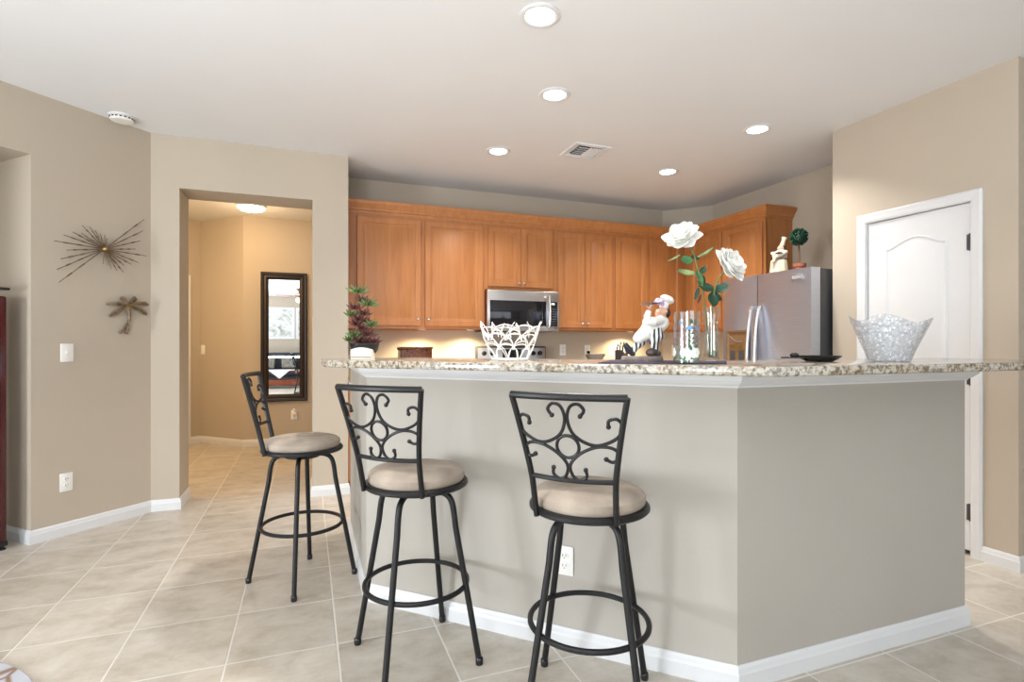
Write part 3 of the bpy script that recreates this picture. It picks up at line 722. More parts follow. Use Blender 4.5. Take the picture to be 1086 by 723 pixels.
# ================================================================== LEFT WALL ART AND HALL
WU = Vector((S2, S2, 0)); WN = Vector((S2, -S2, 0))          # along the slanted wall, out of it
def onstar(x, y, off=0):
    k = A.x-A.y+off*math.sqrt(2); u = (x-CX)/FPX; d = k/((FW[0]-FW[1])+(RT[0]-RT[1])*u); p = at(x, d); return Vector((p[0], p[1], zat(y, d)))
hub = onstar(111, 264, .03); hub += Vector((-S2, S2, 0))*.03
t = thing('wall_sculpture', 'metal starburst sculpture of thin rods on the slanted tan wall', 'wall art', hub-Vector((0, 0, 0)), PI/4)
def loc(v):    # world -> local of a thing turned 45 degrees on the slanted wall
    d = Vector(v)-hub; return Vector((d.dot(WU), -d.dot(WN), d.z))
tips = [(335,125),(408,138),(460,172),(510,205),(553,215),(575,250),(245,188),(330,198),(160,217),(70,273),(190,362),(130,447),(95,548),(115,670),(930,68),(918,178),(895,272),(845,352),(950,418),(878,483),(805,500),(735,508),(732,575),(668,560),(617,545),(575,510),(535,495),(590,290),(650,490),(700,395)]
rods = []
for i, (zx, zy) in enumerate(tips):
    off = -.02-.035*random.random(); e = loc(onstar(50+zx/9.035, 225+zy/9.035, -off))
    g = G(); s0 = e.normalized()*.012; L = e.length
    q = [Vector((s0.x, -.03, s0.z)), Vector((e.x*.5, -.03+(off+.03)*.5, e.z*.5)), Vector((e.x, off, e.z))]
    g.tube(q, [.0032, .0028, .0022], 6)
    for f in (.45, .72):
        if L > .14: a = q[0].lerp(q[2], f); b = q[0].lerp(q[2], f+.10); g.tube([a, b], .0046, 6)
    g.build('rod', 'bronze', t)
G().ell((0, -.03, 0), (.020, .03, .020)).build('hub', 'brass', t)
pc_ = onstar(135.5, 326)
t = thing('wall_sculpture', 'small metal palm tree ornament on the slanted tan wall above the switch', 'wall art', pc_, PI/4)
def pl(zx, zy, off=-.02):
    d = onstar(100+zx/10.33, 300+zy/10.33, -off)-pc_; return Vector((d.dot(WU), off, d.z))
g = G(); g.tube(catmull([pl(375, 290), pl(385, 380), pl(375, 440), pl(350, 545)], 5), [.012]*5+[.011]*5+[.009]*6, 8); g.tube(catmull([pl(372, 430), pl(345, 470), pl(318, 510), pl(285, 540)], 4), .007, 8)
for a in ((350, 545), (285, 540)): g.ell(pl(*a), (.012, .009, .009))
g.build('trunk', 'bronze', t)
for (ax, ay, bx, by, wd) in ((365, 235, 130, 230, 40), (350, 245, 165, 365, 48), (385, 230, 590, 235, 42), (395, 250, 575, 345, 48), (360, 220, 290, 160, 34), (380, 220, 450, 160, 34)):
    p0, p1 = pl(ax, ay, -.035), pl(bx, by, -.012); ax_ = (p1-p0); L = ax_.length; ax_.normalize(); sd = Vector((ax_.z, 0, -ax_.x))
    g = G(); g.tube([p0, (p0+p1)/2+Vector((0, -.012, 0)), p1], [.006, .005, .002], 6)
    for i in range(15):
        f = .12+.86*i/14; c = p0.lerp(p1, f)+Vector((0, -.012*math.sin(PI*f), 0))
        for s_ in (-1, 1):
            ln = (.019 if wd < 45 else .022)*math.sin(PI*(.15+.75*f))
            g.tube([c, c+sd*s_*ln+ax_*ln*.9], [.0028, .001], 5)
    g.build('frond', 'bronze', t)
for (bx, by) in ((300, 300), (450, 295)): pass
g = G()
for (bx, by) in ((300, 300), (450, 295), (570, 205)): g.tube([pl(372, 245, -.048), pl(bx, by, -.04)], [.006, .003], 6)
g.build('gold_ribs', 'brass', t)
# hall mirror
MX0, MX1, MZ0, MZ1, MY = -.520, .0, .525, 2.085, 7.15
t = thing('wall_mirror', 'tall mirror in a dark mahogany frame on the tan hall wall', 'mirror', ((MX0+MX1)/2, MY, MZ0))
hw_, hh = (MX1-MX0)/2, MZ1-MZ0
g = G(); PR = [(0, 0), (0, -.030), (.012, -.042), (.028, -.040), (.040, -.030), (.058, -.034), (.072, -.028), (.088, -.018), (.088, 0)]
rings = [[(sx*(hw_-a), d_, (0+a) if sz < 0 else hh-a) for a, d_ in PR] for sx, sz in ((-1, -1), (1, -1), (1, 1), (-1, 1))]
R = [[g.bm.verts.new(Vector(q)) for q in r] for r in rings]
for i in range(4):
    a, b = R[i], R[(i+1) % 4]
    for j in range(len(PR)-1): g.bm.faces.new((a[j], a[j+1], b[j+1], b[j]))
g.build('frame', 'mirrorframe', t, smooth=False)
G().box(-hw_+.08, hw_-.08, -.017, -.012, .08, hh-.08).build('mirror_glass', 'mirror', t, smooth=False)
# tall column at the left edge
t = thing('column_stand', 'tall glossy dark cherry column at the left edge of the photo', 'stand', (-1.778, 4.052, 0), PI/4)
c_ = G(); c_.box(-.085, .085, -.085, .085, .045, 1.495, .012, 3); c_.build('column', 'cherry', t)
G().box(-.088, .088, -.088, .088, .022, .05, .004).build('plinth', 'blackgloss', t)
for sx in (-1, 1):
    for sy in (-1, 1): G().lathe([(0, 0), (.02, 0), (.022, .006), (.014, .012), (.010, .024), (0, .024)], 16, (sx*.066, sy*.066, 0)).build('foot', 'blackgloss', t)
G().lathe([(0, 1.484), (.02, 1.484), (.02, 1.53), (0, 1.53)], 20).build('neck', 'chrome', t)
G().box(-.095, .095, -.095, .095, 1.53, 1.545, .003).build('top_plate', 'blackgloss', t)
# rug corner
tag(G().lathe([(0, .001), (.752, .001), (.758, .005), (.752, .011), (.72, .012), (0, .012)], 96).build('round_rug', 'rug'), 'blue-grey round rug with brown lines at the bottom left corner', 'rug').location = (-1.555, 2.01, 0)

# ================================================================== THINGS ON THE BAR TOP
def sub(o, label): o['label'] = label; return o
# --- potted succulent in black bowl and white stand
pd = 2.50; c = P(386, 380, pd); org = Vector((c.x, c.y, GT))
t = thing('potted_succulent', 'tall burgundy and green succulent in a white and black pot at the bar end', 'potted plant', org, -TH)
U = pd/FPX/8.04
def sp(zx, zy, y=0): return Vector(((zx-210)*U, y, (690-zy)*U))
wb = G(); wb.loops([[(-.048, -.050, 0), (.046, -.050, 0), (.046, .02, 0), (-.048, .02, 0)], [(-.048, -.050, .004), (.046, -.050, .004), (.046, .02, .004), (-.048, .02, .004)], [(-.046, -.048, .052), (.044, -.048, .052), (.044, .02, .052), (-.046, .02, .052)]])
wb = G().prism([(-.048, .0), (.046, .0), (.046, .045)]+[(.046-.094*i/10, .045+.010*math.sin(PI*i/10)) for i in range(1, 10)]+[(-.048, .045)], -.02, .05, .003, X=Matrix.Rotation(PI/2, 4, 'X'))
pot = wb.build('white_stand', 'ivory', t); G().box(-.048, .046, -.0515, -.049, .010, .0125).build('line', 'slot', pot)
G().lathe([(0, .018), (.045, .020), (.062, .045), (.068, .072), (.066, .075), (.058, .070), (0, .066)], 32, (-.004, .022, 0)).build('black_bowl', 'blackgloss', t)
def rosette(cx, cz, y, n, L, mat, up=.5, nm='rosette'):
    g = G(); c0 = sp(cx, cz, y)
    for i in range(n):
        a = 2.399*i; el = .0+1.25*(i/n)*up*1.6; l = L*1.2*(1-.3*i/n)
        d = Vector((math.cos(a)*math.cos(el), math.sin(a)*math.cos(el), math.sin(el)))
        mid = c0+d*l*.5+Vector((0, 0, -.003)); tip = c0+d*l+Vector((0, 0, .004))
        g.tube([c0, c0+d*l*.25, mid, tip], [.004, .0075, .0065, .0006], 6, flat=.45)
    g.build(nm, mat, t)
stems = [[(200, 600), (185, 420), (160, 250), (145, 110)], [(220, 600), (215, 420), (228, 300), (233, 225)], [(240, 600), (260, 480), (262, 400)], [(180, 600), (130, 420), (90, 320)]]
for q in stems: G().tube(catmull([sp(a, b, .02) for a, b in q], 5), .0042, 7).build('stem', 'bark', t)
for cx, cz, L in ((145, 112, .052), (233, 222, .050), (262, 395, .036), (92, 310, .036), (118, 490, .040), (75, 525, .03)): rosette(cx, cz, .02, 16, L, 'leafsucc')
for cx, cz, L in ((115, 250, .036), (185, 180, .034), (150, 350, .040), (195, 300, .038), (225, 480, .048), (285, 535, .035), (130, 390, .036), (180, 430, .04), (160, 540, .045), (225, 545, .04), (205, 360, .032)): rosette(cx, cz, .022, 13, L, 'leafred')
# --- white wire bowl
t = thing('wire_bowl', 'white wire lattice bowl on the bar top in front of the microwave', 'bowl', (.86, 2.30, GT))
g = G(); g.tube([(.080*math.cos(a), .080*math.sin(a), .003) for a in [2*PI*i/40 for i in range(40)]], .003, 8, True)
for i in range(4): a = PI*i/4; g.tube([(.08*math.cos(a), .08*math.sin(a), .003), (-.08*math.cos(a), -.08*math.sin(a), .003)], .0022, 6)
g.build('base_ring', 'wire', t)
rb = lambda z: .080+.062*(z/.175)**.8
def cone(a, z, k=1): r = rb(max(0, z))*k; return Vector((r*math.cos(a), r*math.sin(a), z))
rr = random.Random(4)
for tier, (z0, z1, n) in enumerate(((.002, .075, 9), (.045, .120, 9), (.088, .152, 9))):
    for i in range(n):
        a0 = 2*PI*(i+.5*(tier % 2))/n; wd = 2*PI/n*.95+rr.uniform(-.08, .12); h = z1+rr.uniform(-.008, .008)
        pts = [cone(a0-wd, z0), cone(a0-wd*.8, z0+(h-z0)*.55), cone(a0-wd*.4, z0+(h-z0)*.9), cone(a0, h), cone(a0+wd*.4, z0+(h-z0)*.9), cone(a0+wd*.8, z0+(h-z0)*.55), cone(a0+wd, z0)]
        G().tube(catmull(pts, 4), .0018, 6).build('wire_arch', 'wire', t)
for i in range(16):
    a0 = 2*PI*i/16; s_ = rr.choice((-1, 1)); d = rr.uniform(.1, .34)
    G().tube(catmull([cone(a0, .10), cone(a0+s_*d*.35, .140), cone(a0+s_*d, .160+rr.uniform(0, .016), 1.02)], 5), .0019, 6).build('rim_twig', 'wire', t)
# --- cloth runner
RP = [Vector((.965, 1.69)), Vector((1.325, 1.455)), Vector((1.56, 1.715)), Vector((1.19, 1.975))]
tag(G().prism(RP, GT, GT+.004, .0015).build('table_runner', 'runner'), 'dark purple cloth mat on the bar top under the larger chef and vases', 'mat')
RT_ = GT+.004
# --- large chef figurine
cd = 2.06; c = P(681, 381, cd); org = Vector((c.x, c.y, RT_))
t = thing('chef_figurine', 'chef figurine in striped trousers leaning back with a raised tray on the purple mat', 'figurine', org, -TH)
U = cd/FPX/8.0375
def cp(zx, zy, y=0): return Vector(((zx-328)*U, y, (662-zy)*U))
R_ = lambda px: px*U
G().lathe([(0, 0), (.077, 0), (.080, .005), (.078, .016), (.074, .020), (0, .020)], 36, X=Matrix.Diagonal((1, .62, 1, 1))).build('base', 'stone', t)
g = G()   # jacket: belly, chest, coat tail, both sleeves -> one skin
g.ell(cp(430, 350), (R_(105), R_(75), R_(62)), (0, .35, 0)); g.ell(cp(500, 335), (R_(55), R_(70), R_(60))); g.ell(cp(385, 385), (R_(70), R_(70), R_(60)))
g.tube([cp(400, 380), cp(345, 430), cp(290, 470), cp(255, 482)], [R_(66), R_(62), R_(48), R_(22)], 14)
g.tube([cp(480, 310, -.02), cp(400, 330, -.042), cp(352, 330, -.045), cp(345, 290, -.045), cp(362, 235, -.042)], [R_(42), R_(40), R_(36), R_(30), R_(24)], 12)
g.tube([cp(500, 320, .02), cp(440, 350, .045), cp(380, 360, .04)], [R_(40), R_(36), R_(26)], 12)
rmesh(g.build('jacket', 'porcelain', t), .0022, 8)
g = G()
g.tube([cp(360, 450, .012), cp(320, 500, .014), cp(285, 535, .012), cp(252, 580, .010)], [R_(48), R_(42), R_(32), R_(25)], 14)
g.tube([cp(430, 400, -.012), cp(452, 455, -.020), cp(415, 505, -.018), cp(438, 570, -.014)], [R_(62), R_(52), R_(40), R_(28)], 14)
g.ell(cp(400, 425), (R_(62), R_(60), R_(45)))
rmesh(g.build('trousers', 'pants', t), .0022, 6)
g = G(); g.ell(cp(232, 582, .010), (R_(50), R_(26), R_(24)), (0, .35, 0)); g.tube([cp(245, 585, .01), cp(205, 545, .008), cp(185, 510, .006)], [R_(26), R_(30), R_(20)], 12); g.ell(cp(252, 600, .01), (R_(26), R_(24), R_(22)))
g.build('shoe', 'navy', t)
g = G(); g.ell(cp(400, 585, -.02), (R_(54), R_(34), R_(36)), (0, -.1, 0)); g.ell(cp(448, 595, -.014), (R_(34), R_(28), R_(26))); g.build('shoe', 'shoe', t)
g = G(); g.ell(cp(505, 235), (R_(45), R_(40), R_(50)), (0, .25, 0)); g.ell(cp(470, 255), (R_(34), R_(32), R_(26))); g.tube([cp(505, 260), cp(505, 300)], R_(30), 10)
g.ell(cp(458, 228, 0), (R_(15), R_(11), R_(10)))       # nose
for y in (-1, 1): g.ell(cp(525, 235, y*R_(40)), (R_(10), R_(6), R_(14)))   # ears
hd = rmesh(g.build('head', 'skin', t), .0016, 4)
g = G(); g.ell(cp(543, 250), (R_(26), R_(36), R_(40))); g.build('hair', 'hair', hd)
g = G()
for y in (-1, 1): g.tube([cp(455, 245, 0), cp(463, 250, y*R_(18)), cp(478, 252, y*R_(30))], [R_(7), R_(8), R_(3)], 7); 
for y in (-1, 1): g.ell(cp(470, 208, y*R_(16)), (R_(5), R_(5), R_(5)))
g.build('moustache_and_eyes', 'hair', hd)
g = G(); g.lathe([(0, 0), (R_(36), 0), (R_(34), R_(50)), (R_(40), R_(54)), (R_(60), R_(74)), (R_(60), R_(92)), (R_(42), R_(108)), (0, R_(114))], 24, X=Matrix.Translation(cp(508, 208)) @ Matrix.Rotation(.42, 4, 'Y'), wob=lambda r, z, a: (r*(1+.05*math.cos(7*a)*(1 if z > R_(52) else 0)), z)).build('chef_hat', 'porcelain', hd)
g = G(); g.ell(cp(372, 212, -.042), (R_(24), R_(20), R_(14)))
for i in range(4): g.tube(catmull([cp(360+i*9, 212, -.058+i*.007), cp(368+i*10, 196, -.062+i*.009), cp(385+i*7, 188, -.058+i*.009)], 3), R_(6.5), 7)
g.tube([cp(362, 215, -.035), cp(350, 198, -.032), cp(352, 186, -.034)], R_(6.5), 7)
rmesh(g.build('hand', 'skin', t), .0012, 2)
tr = G().lathe([(0, 0), (R_(70), 0), (R_(84), R_(8)), (R_(86), R_(12)), (R_(70), R_(7)), (0, R_(6))], 32, X=Matrix.Translation(cp(375, 186, -.045)) @ Matrix.Rotation(-.06, 4, 'Y') @ Matrix.Diagonal((1, .75, 1, 1))).build('tray', 'pewter', t)
g = G()
for dx, dy, dz, r in ((430, 165, 0, 24), (450, 150, .01, 26), (468, 160, -.01, 22), (478, 180, 0, 20), (440, 178, -.012, 18)): g.ell(cp(dx, dy, -.035+dz), (R_(r), R_(r), R_(r*.9)))
g.build('grapes', 'lilac', tr) if False else rmesh(g.build('folded_cloth', 'lilac', tr), .002, 3)
G().tube([cp(355, 300, -.068), cp(400, 285, -.06)], R_(3), 6).build('button_row', 'navy', t) if False else None
# --- painted glass cylinder
cyl = Vector((1.232, 1.545, RT_)); t = thing('glass_cylinder', 'tall clear glass cylinder painted with flowers, right of the larger chef', 'vase', cyl, -TH)
RC, HC = .0435, .178
G().lathe([(0, .004), (RC-.003, .004), (RC-.003, HC), (RC, HC), (RC, .002), (RC-.002, 0), (0, 0)], 40).build('glass_body', 'glass', t)
def decal(g, a, z, rx, rz, rot=0, R=RC+.0008):
    pts = []
    for i in range(10):
        q = 2*PI*i/10; x, y = rx*math.cos(q), rz*math.sin(q); x, y = x*math.cos(rot)-y*math.sin(rot), x*math.sin(rot)+y*math.cos(rot)
        an = a+x/R; pts.append((R*math.sin(an), -R*math.cos(an), z+y))
    g.face(pts)
wg, gg, pg, bg_ = G(), G(), G(), G(); rr = random.Random(3)
for k in range(3):
    a0 = k*2*PI/3
    for da, z in ((-.42, .028), (.42, .03), (0, .022)):
        for q in range(6): decal(wg, a0+da+.011/RC*math.cos(q*PI/3), z+.010*math.sin(q*PI/3)+.006, .009, .0075, q)
    for i in range(9): decal(gg, a0+rr.uniform(-.9, .9), rr.uniform(.006, .02), .006, .003, rr.uniform(0, 3), RC+.0012)
    decal(gg, a0, .052, .0045, .009, 0, RC+.0012)
    for i in range(8):
        z = .06+i*.0085; s_ = 1 if i % 2 else -1; decal(gg, a0+s_*.12, z, .0065, .003, s_*.6)
        decal(gg, a0+.65+s_*.1, z*.9, .004, .002, s_*.6)
        decal(pg, a0+.62-s_*.12, .06+i*.0075, .0036, .003); decal(pg, a0-.70+s_*.12, .055+i*.009, .0038, .003)
    decal(gg, a0+.03, .142, .006, .009, .3); decal(bg_, a0-.22, .119, .009, .007, .3); decal(bg_, a0-.02, .121, .008, .007, -.3); decal(bg_, a0-.75, .138, .004, .009)
for g, m, n in ((wg, 'paintwhite', 'painted_white_flowers'), (gg, 'paintgreen', 'painted_leaves'), (pg, 'paintpink', 'painted_pink_flowers'), (bg_, 'paintblue', 'painted_butterflies')): g.build(n, m, t, smooth=False)
# --- wavy glass vase with two white roses
VD = 1.985; va = at(754, VD); vz = Vector((va[0], va[1], RT_))
t = thing('glass_vase', 'wavy clear glass vase holding two white roses, beside the painted cylinder', 'vase', vz)
pr = [(0, 0), (.030, 0), (.031, .010), (.026, .022), (.030, .045), (.026, .068), (.030, .092), (.0255, .118), (.0265, .150), (.031, .188), (.0325, .200)]
G().lathe(pr+[(r-.0028, z) for r, z in pr[::-1] if z > .014]+[(0, .014)], 36).build('glass_body', 'glass', t)
G().ell((.008, 0, .030), (.015, .014, .014)).build('moss', 'stem', t)
def rose(label, stem, head, face, hr, leaves, seed):
    rr = random.Random(seed)
    root = P(stem[-1][0], stem[-1][1], VD); root.z = RT_+.04; root.x = vz.x+(stem[-1][0]-754)*.0012; root.y = vz.y
    t = thing('silk_rose', label, 'flower', root, 0, 'white roses in the wavy vase')
    q = [Vector((0, 0, 0))]+[P(a, b, VD+d)-root for a, b, d in stem[::-1][1:]]
    hc = P(*head[:2], VD+head[2])-root
    G().tube(catmull(q+[hc], 6), .0028, 7).build('stem', 'stem', t)
    n = (RT3(*face)).normalized(); x = n.cross(Vector((0, 0, 1))).normalized(); y = x.cross(n)
    bl = G()
    for ring, (cnt, L, el, wd) in enumerate(((8, hr*1.08, .10, .42), (8, hr*.98, .38, .42), (7, hr*.82, .72, .40), (6, hr*.62, 1.02, .36), (4, hr*.42, 1.28, .30))):
        for k in range(cnt):
            a = 2*PI*(k+.5*(ring % 2))/cnt+rr.uniform(-.15, .15); e = el+rr.uniform(-.15, .15); l = L*rr.uniform(.85, 1.1)
            d = (x*math.cos(a)+y*math.sin(a))*math.cos(e)+n*math.sin(e); nn_ = n*math.cos(e)-(x*math.cos(a)+y*math.sin(a))*math.sin(e)
            bl.petal(hc+d*.004, hc+d*l, nn_, hr*wd, .28, 7, 7)
    bl.build('bloom', 'petal', t, ang=180, solid=.0012, subd=1)
    G().lathe([(0, -.010), (.006, -.008), (.010, .002), (0, .004)], 12, X=Matrix.Translation(hc) @ n.to_track_quat('Z', 'Y').to_matrix().to_4x4()).build('calyx', 'leafpale', t)
    for (ax, ay, bx, by, wd, dep, mt, nz) in leaves:
        a, b = P(ax, ay, VD)-root, P(bx, by, VD+dep)-root
        g = G().petal(a, b, RT3(.2, .45, -.85) if wd > .008 else RT3(0, 1, -.5), wd, .25, 7, 5); g.build('leaf', mt, t, ang=180, solid=.0008, subd=1)
def RT3(r, u, f): return Vector((RT[0]*r+FW[0]*f, RT[1]*r+FW[1]*f, u))
rose('taller white silk rose leaning left in the wavy vase', [(735, 268, 0), (740, 285, 0), (745, 305, 0), (748, 330, 0), (752, 378, 0)], (724, 252, 0), (-.45, .62, -.62), .070,
     [(734, 275, 722, 276, .020, -.01, 'leaf', 3), (737, 290, 718, 287, .013, -.02, 'leafpale', -1), (722, 270, 708, 277, .006, 0, 'leafpale', 3), (733, 272, 742, 274, .010, .01, 'leafdark', 3), (740, 273, 757, 262, .007, 0, 'leafpale', 3), (739, 287, 745, 300, .014, -.02, 'leaf', 3), (743, 290, 749, 282, .011, 0, 'leafdark', 3), (744, 292, 748, 300, .012, .01, 'leafdark', 3), (741, 298, 745, 303, .012, -.01, 'leaf', 3)], 5)
rose('shorter white silk rose leaning right in the wavy vase', [(770, 286, -.02), (762, 296, -.01), (757, 312, 0), (755, 335, 0), (755, 378, 0)], (774, 281, -.03), (.55, .40, -.72), .072,
     [(757, 306, 741, 303, .020, -.01, 'leafdark', 3), (758, 308, 773, 302, .020, -.02, 'leafdark', 3), (756, 310, 757, 325, .022, -.03, 'leafdark', 3), (754, 310, 766, 318, .018, .01, 'leafdark', 3), (741, 305, 737, 318, .008, .0, 'leafdark', 3), (744, 312, 740, 322, .005, .0, 'leafred', 3)], 9)
# --- dimpled glass bowl
t = thing('glass_bowl', 'dimpled clear glass bowl with a wavy folded rim at the right end of the bar', 'bowl', (2.17, 1.49, GT), -TH)
def wob(r, z, a):
    f = (z/.165)**2
    w_ = math.cos(4*a+2.75)
    return (r*(1+.055*f*w_), z+f*.012*w_+f*.010*math.cos(a-PI))
prf = [(.070, .002), (.074, .010), (.082, .035), (.095, .065), (.107, .095), (.119, .125), (.128, .150), (.132, .165)]
G().lathe([(0, 0), (.066, 0)]+prf+[(r-.004, z) for r, z in prf[::-1]]+[(0, .008)], 96, wob=wob).build('bowl_body', 'cutglass', t)
# --- black dish with a flat handle
c = P(869, 383.5, 2.16); t = thing('spoon_rest', 'shallow black dish with a long flat handle on the bar top near the refrigerator', 'dish', (c.x, c.y, GT), -TH)
G().lathe([(0, 0), (.045, 0), (.062, .008), (.076, .018), (.079, .024), (.074, .024), (.058, .012), (0, .006)], 40).build('dish', 'blackgloss', t)
G().prism([(-.15, -.010), (-.07, -.022), (-.07, .022), (-.15, .010)], .013, .019, .002).build('handle', 'blackgloss', t)
G().ell((-.10, 0, .026), (.018, .014, .010)).build('knob', 'blackgloss', t)

# ================================================================== THINGS ON THE KITCHEN WORKTOPS AND FRIDGE
x0, x1 = onY(423, 4.85), onY(457, 4.85)
t = thing('bread_box', 'dark brown glossy box on the worktop under the left wall cabinets', 'box', ((x0+x1)/2, 4.86, KT)); hw_ = (x1-x0)/2
G().box(-hw_+.006, hw_-.004, -.10, .10, 0, .262, .012, 3).build('body', 'basket', t)
G().box(-hw_, hw_, -.106, .106, .258, .282, .008, 3).build('lid', 'basket', t)
G().ell((-hw_-.006, -.03, .262), (.014, .02, .012)).build('handle', 'basket', t)
t = thing('pedestal_bowl', 'dark ribbed metal bowl on a stem in front of the two backsplash outlets', 'bowl', (2.74, 4.86, KT))
G().lathe([(0, 0), (.075, 0), (.07, .01), (.02, .022), (.014, .06), (.016, .11), (.028, .125)], 28).build('pedestal', 'pewter', t)
G().lathe([(0, .122), (.055, .125), (.075, .15), (.098, .195), (.104, .205), (.099, .206), (.07, .155), (.05, .132), (0, .13)], 40, wob=lambda r, z, a: (r*(1+.02*math.cos(20*a)), z)).build('bowl', 'pewter', t)
t = thing('knife_block', 'black knife block with knives on the worktop behind the larger chef', 'knife block', (3.12, 4.93, KT), .25)
Mx = Matrix.Rotation(-.22, 4, 'Y')
G().prism([(-.075, 0), (.085, 0), (.085, .12), (-.075, .245)], -.055, .055, .005, X=Matrix.Rotation(PI/2, 4, 'X')).build('block', 'darkgrey', t)
for i in range(5):
    y = -.038+i*.019; g = G(); g.tube([(-.05+.012*(i % 2), y, .215), (-.055+.02*(i % 2), y, .265), (-.04+.02*(i % 2), y, .33-.025*(i % 3))], [.008, .010, .008], 8, flat=.7); g.build('knife_handle', 'blackgloss', t)
    if i < 3: g = G().tube([(.03+.01*i, y+.01, .15), (.025+.01*i, y+.01, .20), (.03+.01*i, y+.01, .235)], [.007, .009, .007], 8, flat=.7); g.build('knife_handle', 'blackgloss', t)
# small chef on the fridge
FT = 1.765; fx = 3.53
def onX(x, X): u = (x-CX)/FPX; d = X/(FW[0]+RT[0]*u); return at(x, d)+(d,)
c = onX(826, fx); t = thing('chef_figurine', 'small cream chef figurine standing on top of the refrigerator', 'figurine', (c[0], c[1], 1.763), -TH); U2 = c[2]/FPX/12.05
def fp(zx, zy, y=0): return Vector(((zx-195)*U2, y, (720-zy)*U2))
q = lambda px: px*U2
g = G(); g.lathe([(0, 0), (q(112), 0), (q(108), q(40)), (q(98), q(150)), (q(88), q(205)), (0, q(205))], 24, wob=lambda r, z, a: (r*(1+.03*math.cos(9*a)), z)); rmesh(g.build('apron', 'cream', t), .003, 2)
G().tube([Vector((q(89)*math.cos(a), q(89)*math.sin(a), q(203))) for a in [2*PI*i/30 for i in range(30)]], q(6), 6, True).build('apron_tie', 'hair', t)
g = G(); g.ell(fp(205, 470), (q(92), q(80), q(62)), (0, .2, 0)); g.ell(fp(225, 430), (q(70), q(70), q(50))); g.tube([fp(260, 430, -.03), fp(180, 470, -.055), fp(105, 500, -.05), fp(95, 560, -.045)], [q(34), q(32), q(26), q(22)], 10); g.tube([fp(240, 420, .03), fp(170, 430, .05), fp(140, 425, .04)], [q(32), q(28), q(22)], 10)
rmesh(g.build('jacket', 'cream', t), .003, 4)
g = G(); g.ell(fp(222, 375), (q(42), q(38), q(40))); g.ell(fp(183, 380), (q(12), q(10), q(10))); g.tube([fp(225, 395), fp(228, 420)], q(26), 8); hd = rmesh(g.build('head', 'skin', t), .0024, 3)
g = G(); g.ell(fp(248, 360), (q(24), q(32), q(32))); g.tube([fp(190, 392, -q(24)), fp(180, 390), fp(190, 392, q(24))], [q(4), q(9), q(4)], 6); g.build('hair', 'hair', hd)
G().tube([fp(185, 415, -.03), fp(230, 412, -.035), fp(270, 385, -.02)], [q(8), q(10), q(8)], 7).build('scarf', 'hair', hd)
G().lathe([(0, 0), (q(30), 0), (q(24), q(75)), (q(30), q(95)), (q(40), q(112)), (q(22), q(118)), (0, q(112))], 20, X=Matrix.Translation(fp(232, 345)) @ Matrix.Rotation(.35, 4, 'Y')).build('chef_hat', 'cream', hd)
g = G(); g.ell(fp(88, 560, -.045), (q(16), q(14), q(16)))
for i in range(4): g.tube([fp(84+i*3, 566, -.052+i*.005), fp(82+i*3, 585, -.055+i*.006), fp(88+i*3, 592, -.052+i*.006)], q(5), 6)
g.tube([fp(98, 562, -.05), fp(104, 580, -.056)], q(5), 6)
rmesh(g.build('hand', 'skin', t), .0016, 2)
G().box(*(lambda a: (a.x-q(36), a.x+q(36), a.y-.02, a.y+.02, a.z-q(7), a.z+q(7)))(fp(150, 450, -.06)), .002).build('dish', 'hair', t)
# topiary
c = onX(848, fx+.05); t = thing('topiary_ball', 'small round topiary ball tree in a terracotta pot on the refrigerator', 'plant', (c[0], c[1], 1.763), -TH); U2 = c[2]/FPX/12.05
q = lambda px: px*U2
G().lathe([(0, 0), (q(62), 0), (q(68), q(80)), (q(76), q(84)), (q(78), q(125)), (q(66), q(125)), (q(60), q(112)), (0, q(112))], 28).build('pot', 'terracotta', t)
G().tube(catmull([(0, 0, q(110)), (q(-4), 0, q(220)), (q(-8), 0, q(330)), (q(-10), 0, q(400))], 5), [q(11)]*16, 8).build('trunk', 'bark', t)
g = G(); rr = random.Random(2); cc = Vector((q(-10), 0, q(465)))
g.ell(cc, (q(92), q(92), q(82)))
for i in range(420):
    z = 1-2*(i+.5)/420; a = 2.399963*i; r = math.sqrt(1-z*z); d = Vector((r*math.cos(a), r*math.sin(a), z)); b = cc+d*q(84)
    tdir = (d+Vector((rr.uniform(-.8, .8), rr.uniform(-.8, .8), rr.uniform(-.8, .8)))).normalized()
    g.petal(b, b+tdir*q(rr.uniform(26, 42)), d.cross(tdir)+Vector((.01, 0, 0)), q(11), .15, 3, 3)
g.build('foliage', 'leafdark', t, ang=180)

# ================================================================== LIVING ROOM SEEN IN THE MIRROR
t = thing('sofa', 'charcoal sofa reflected in the hall mirror', 'sofa', (-.75, -3.55, 0))
G().box(-1.05, 1.05, -.42, .42, .12, .30, .03).build('base', 'sofa', t)
G().box(-1.05, 1.05, -.48, -.22, .25, .98, .08, 4).build('back', 'sofa', t)
for s_ in (-1, 1): G().box(s_*1.05-.12, s_*1.05+.12, -.46, .44, .12, .66, .06, 4).build('arm', 'sofa', t)
for s_ in (-1, 1): G().box(s_*.48-.455, s_*.48+.455, -.24, .45, .29, .47, .05, 4).build('seat_cushion', 'sofa', t)
for sx in (-.95, .95):
    for sy in (-.36, .36): G().lathe([(0, 0), (.025, 0), (.035, .12), (0, .12)], 12, (sx, sy, 0)).build('leg', 'redwood', t)
for i, (x, lb) in enumerate(((-1.12, 'patterned cushion on the left of the sofa in the mirror'), (-.52, 'patterned cushion on the right of the sofa in the mirror'))):
    g = G(); g.box(-.21, .21, -.07, .07, -.2, .2, .06, 4)
    o = tag(g.build('cushion', 'pillow'), lb, 'cushion', 'sofa cushions'); o.location = (x, -3.58, .685); o.rotation_euler = (.30, 0, .08*(1-2*i))
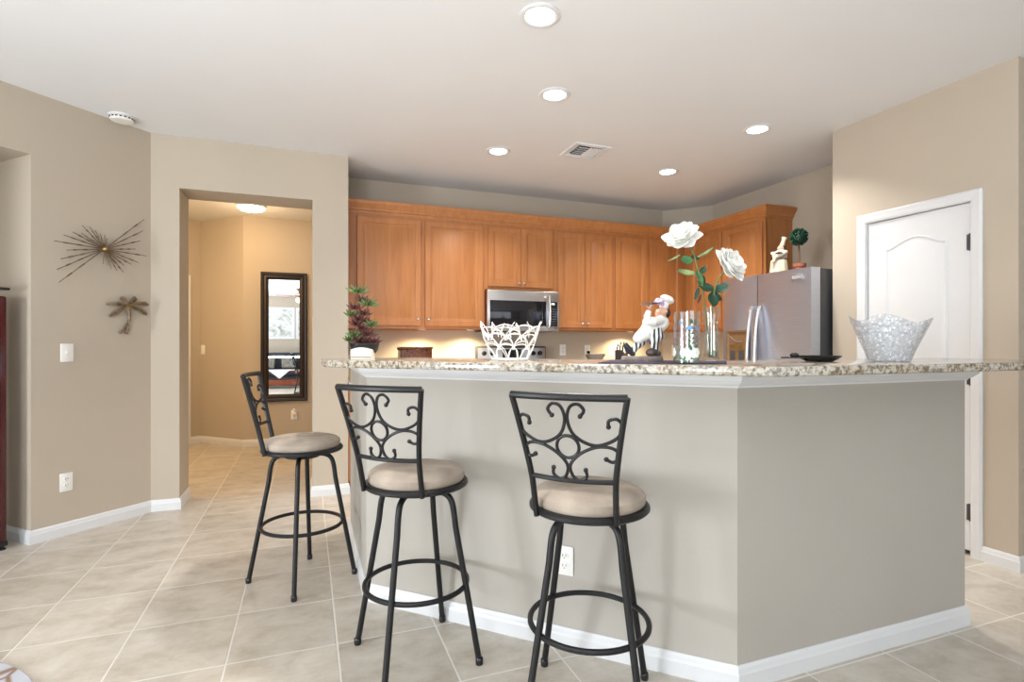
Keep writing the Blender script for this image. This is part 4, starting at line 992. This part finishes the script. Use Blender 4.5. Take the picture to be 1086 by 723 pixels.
t = thing('coffee_table', 'red-brown drawer table before the sofa in the mirror', 'table', (-.65, -2.45, 0))
G().box(-.62, .62, -.3, .3, .46, .50, .008).build('tabletop', 'redwood', t); G().box(-.58, .58, -.26, .26, .16, .24, .004).build('lower_shelf', 'redwood', t)
d = G().box(-.56, .56, .25, .275, .085, .225, .004).build('drawer', 'redwood', t)
for x in (-.3, .3): G().ell((x, .285, .16), (.016, .014, .016)).build('knob', 'brass', d)
for sx in (-.57, .57):
    for sy in (-.26, .26): G().box(sx-.03, sx+.03, sy-.03, sy+.03, 0, .46, .004).build('leg', 'redwood', t)
g = G(); g.loops([[(-.62, -.1, .5025), (-.05, -.31, .5025), (.6, -.02, .5025), (.2, .308, .5025), (-.35, .308, .5025)], [(-.62, -.1, .505), (-.05, -.31, .505), (.6, -.02, .505), (.2, .308, .505), (-.35, .308, .505)]])
g.loops([[(-.35, .304, .504), (.2, .304, .504), (-.07, .312, .27)], [(-.35, .308, .506), (.2, .308, .506), (-.07, .316, .27)]])
o = tag(g.build('table_cloth', 'cloth', smooth=False), 'white cloth with a pointed corner on the table in the mirror', 'tablecloth'); o.location = (-.65, -2.45, 0)
for i, (xa, xb, lb) in enumerate(((-1.28, -.37, 'white framed landscape picture on the left in the mirror'), (-.33, .58, 'white framed landscape picture on the right in the mirror'))):
    t = thing('framed_picture', lb, 'picture', ((xa+xb)/2, -4.3, 1.40), PI, 'framed pictures over the sofa'); h = (xb-xa)/2
    g = G(); g.box(-h, h, -.03, 0, 0, .07); g.box(-h, h, -.03, 0, .93, 1.0); g.box(-h, -h+.07, -.03, 0, .07, .93); g.box(h-.07, h, -.03, 0, .07, .93); g.build('frame', 'white', t, smooth=False)
    G().box(-h+.07, h-.07, -.012, -.004, .07, .93).build('print', 'print', t, smooth=False)
t = thing('ceiling_fan', 'ceiling fan with wooden blades and light, reflected in the hall mirror', 'ceiling fan', (-.2, -1.6, H))
G().lathe([(0, 0), (.08, 0), (.08, -.03), (.03, -.06), (.02, -.14), (.10, -.16), (.11, -.24), (.06, -.27), (0, -.27)], 28).build('motor', 'bronze', t)
for i in range(5):
    a = 2*PI*i/5+.2; G().prism([(.10, -.03), (.22, -.06), (.62, -.075), (.64, 0), (.62, .075), (.22, .06), (.10, .03)], -.205, -.195, .002, X=Matrix.Rotation(a, 4, 'Z') @ Matrix.Rotation(.2, 4, 'X')).build('blade', 'redwood', t)
G().lathe([(.06, -.268), (.09, -.29), (.09, -.33), (.05, -.37), (0, -.38)], 24).build('light_shade', 'dome', t)
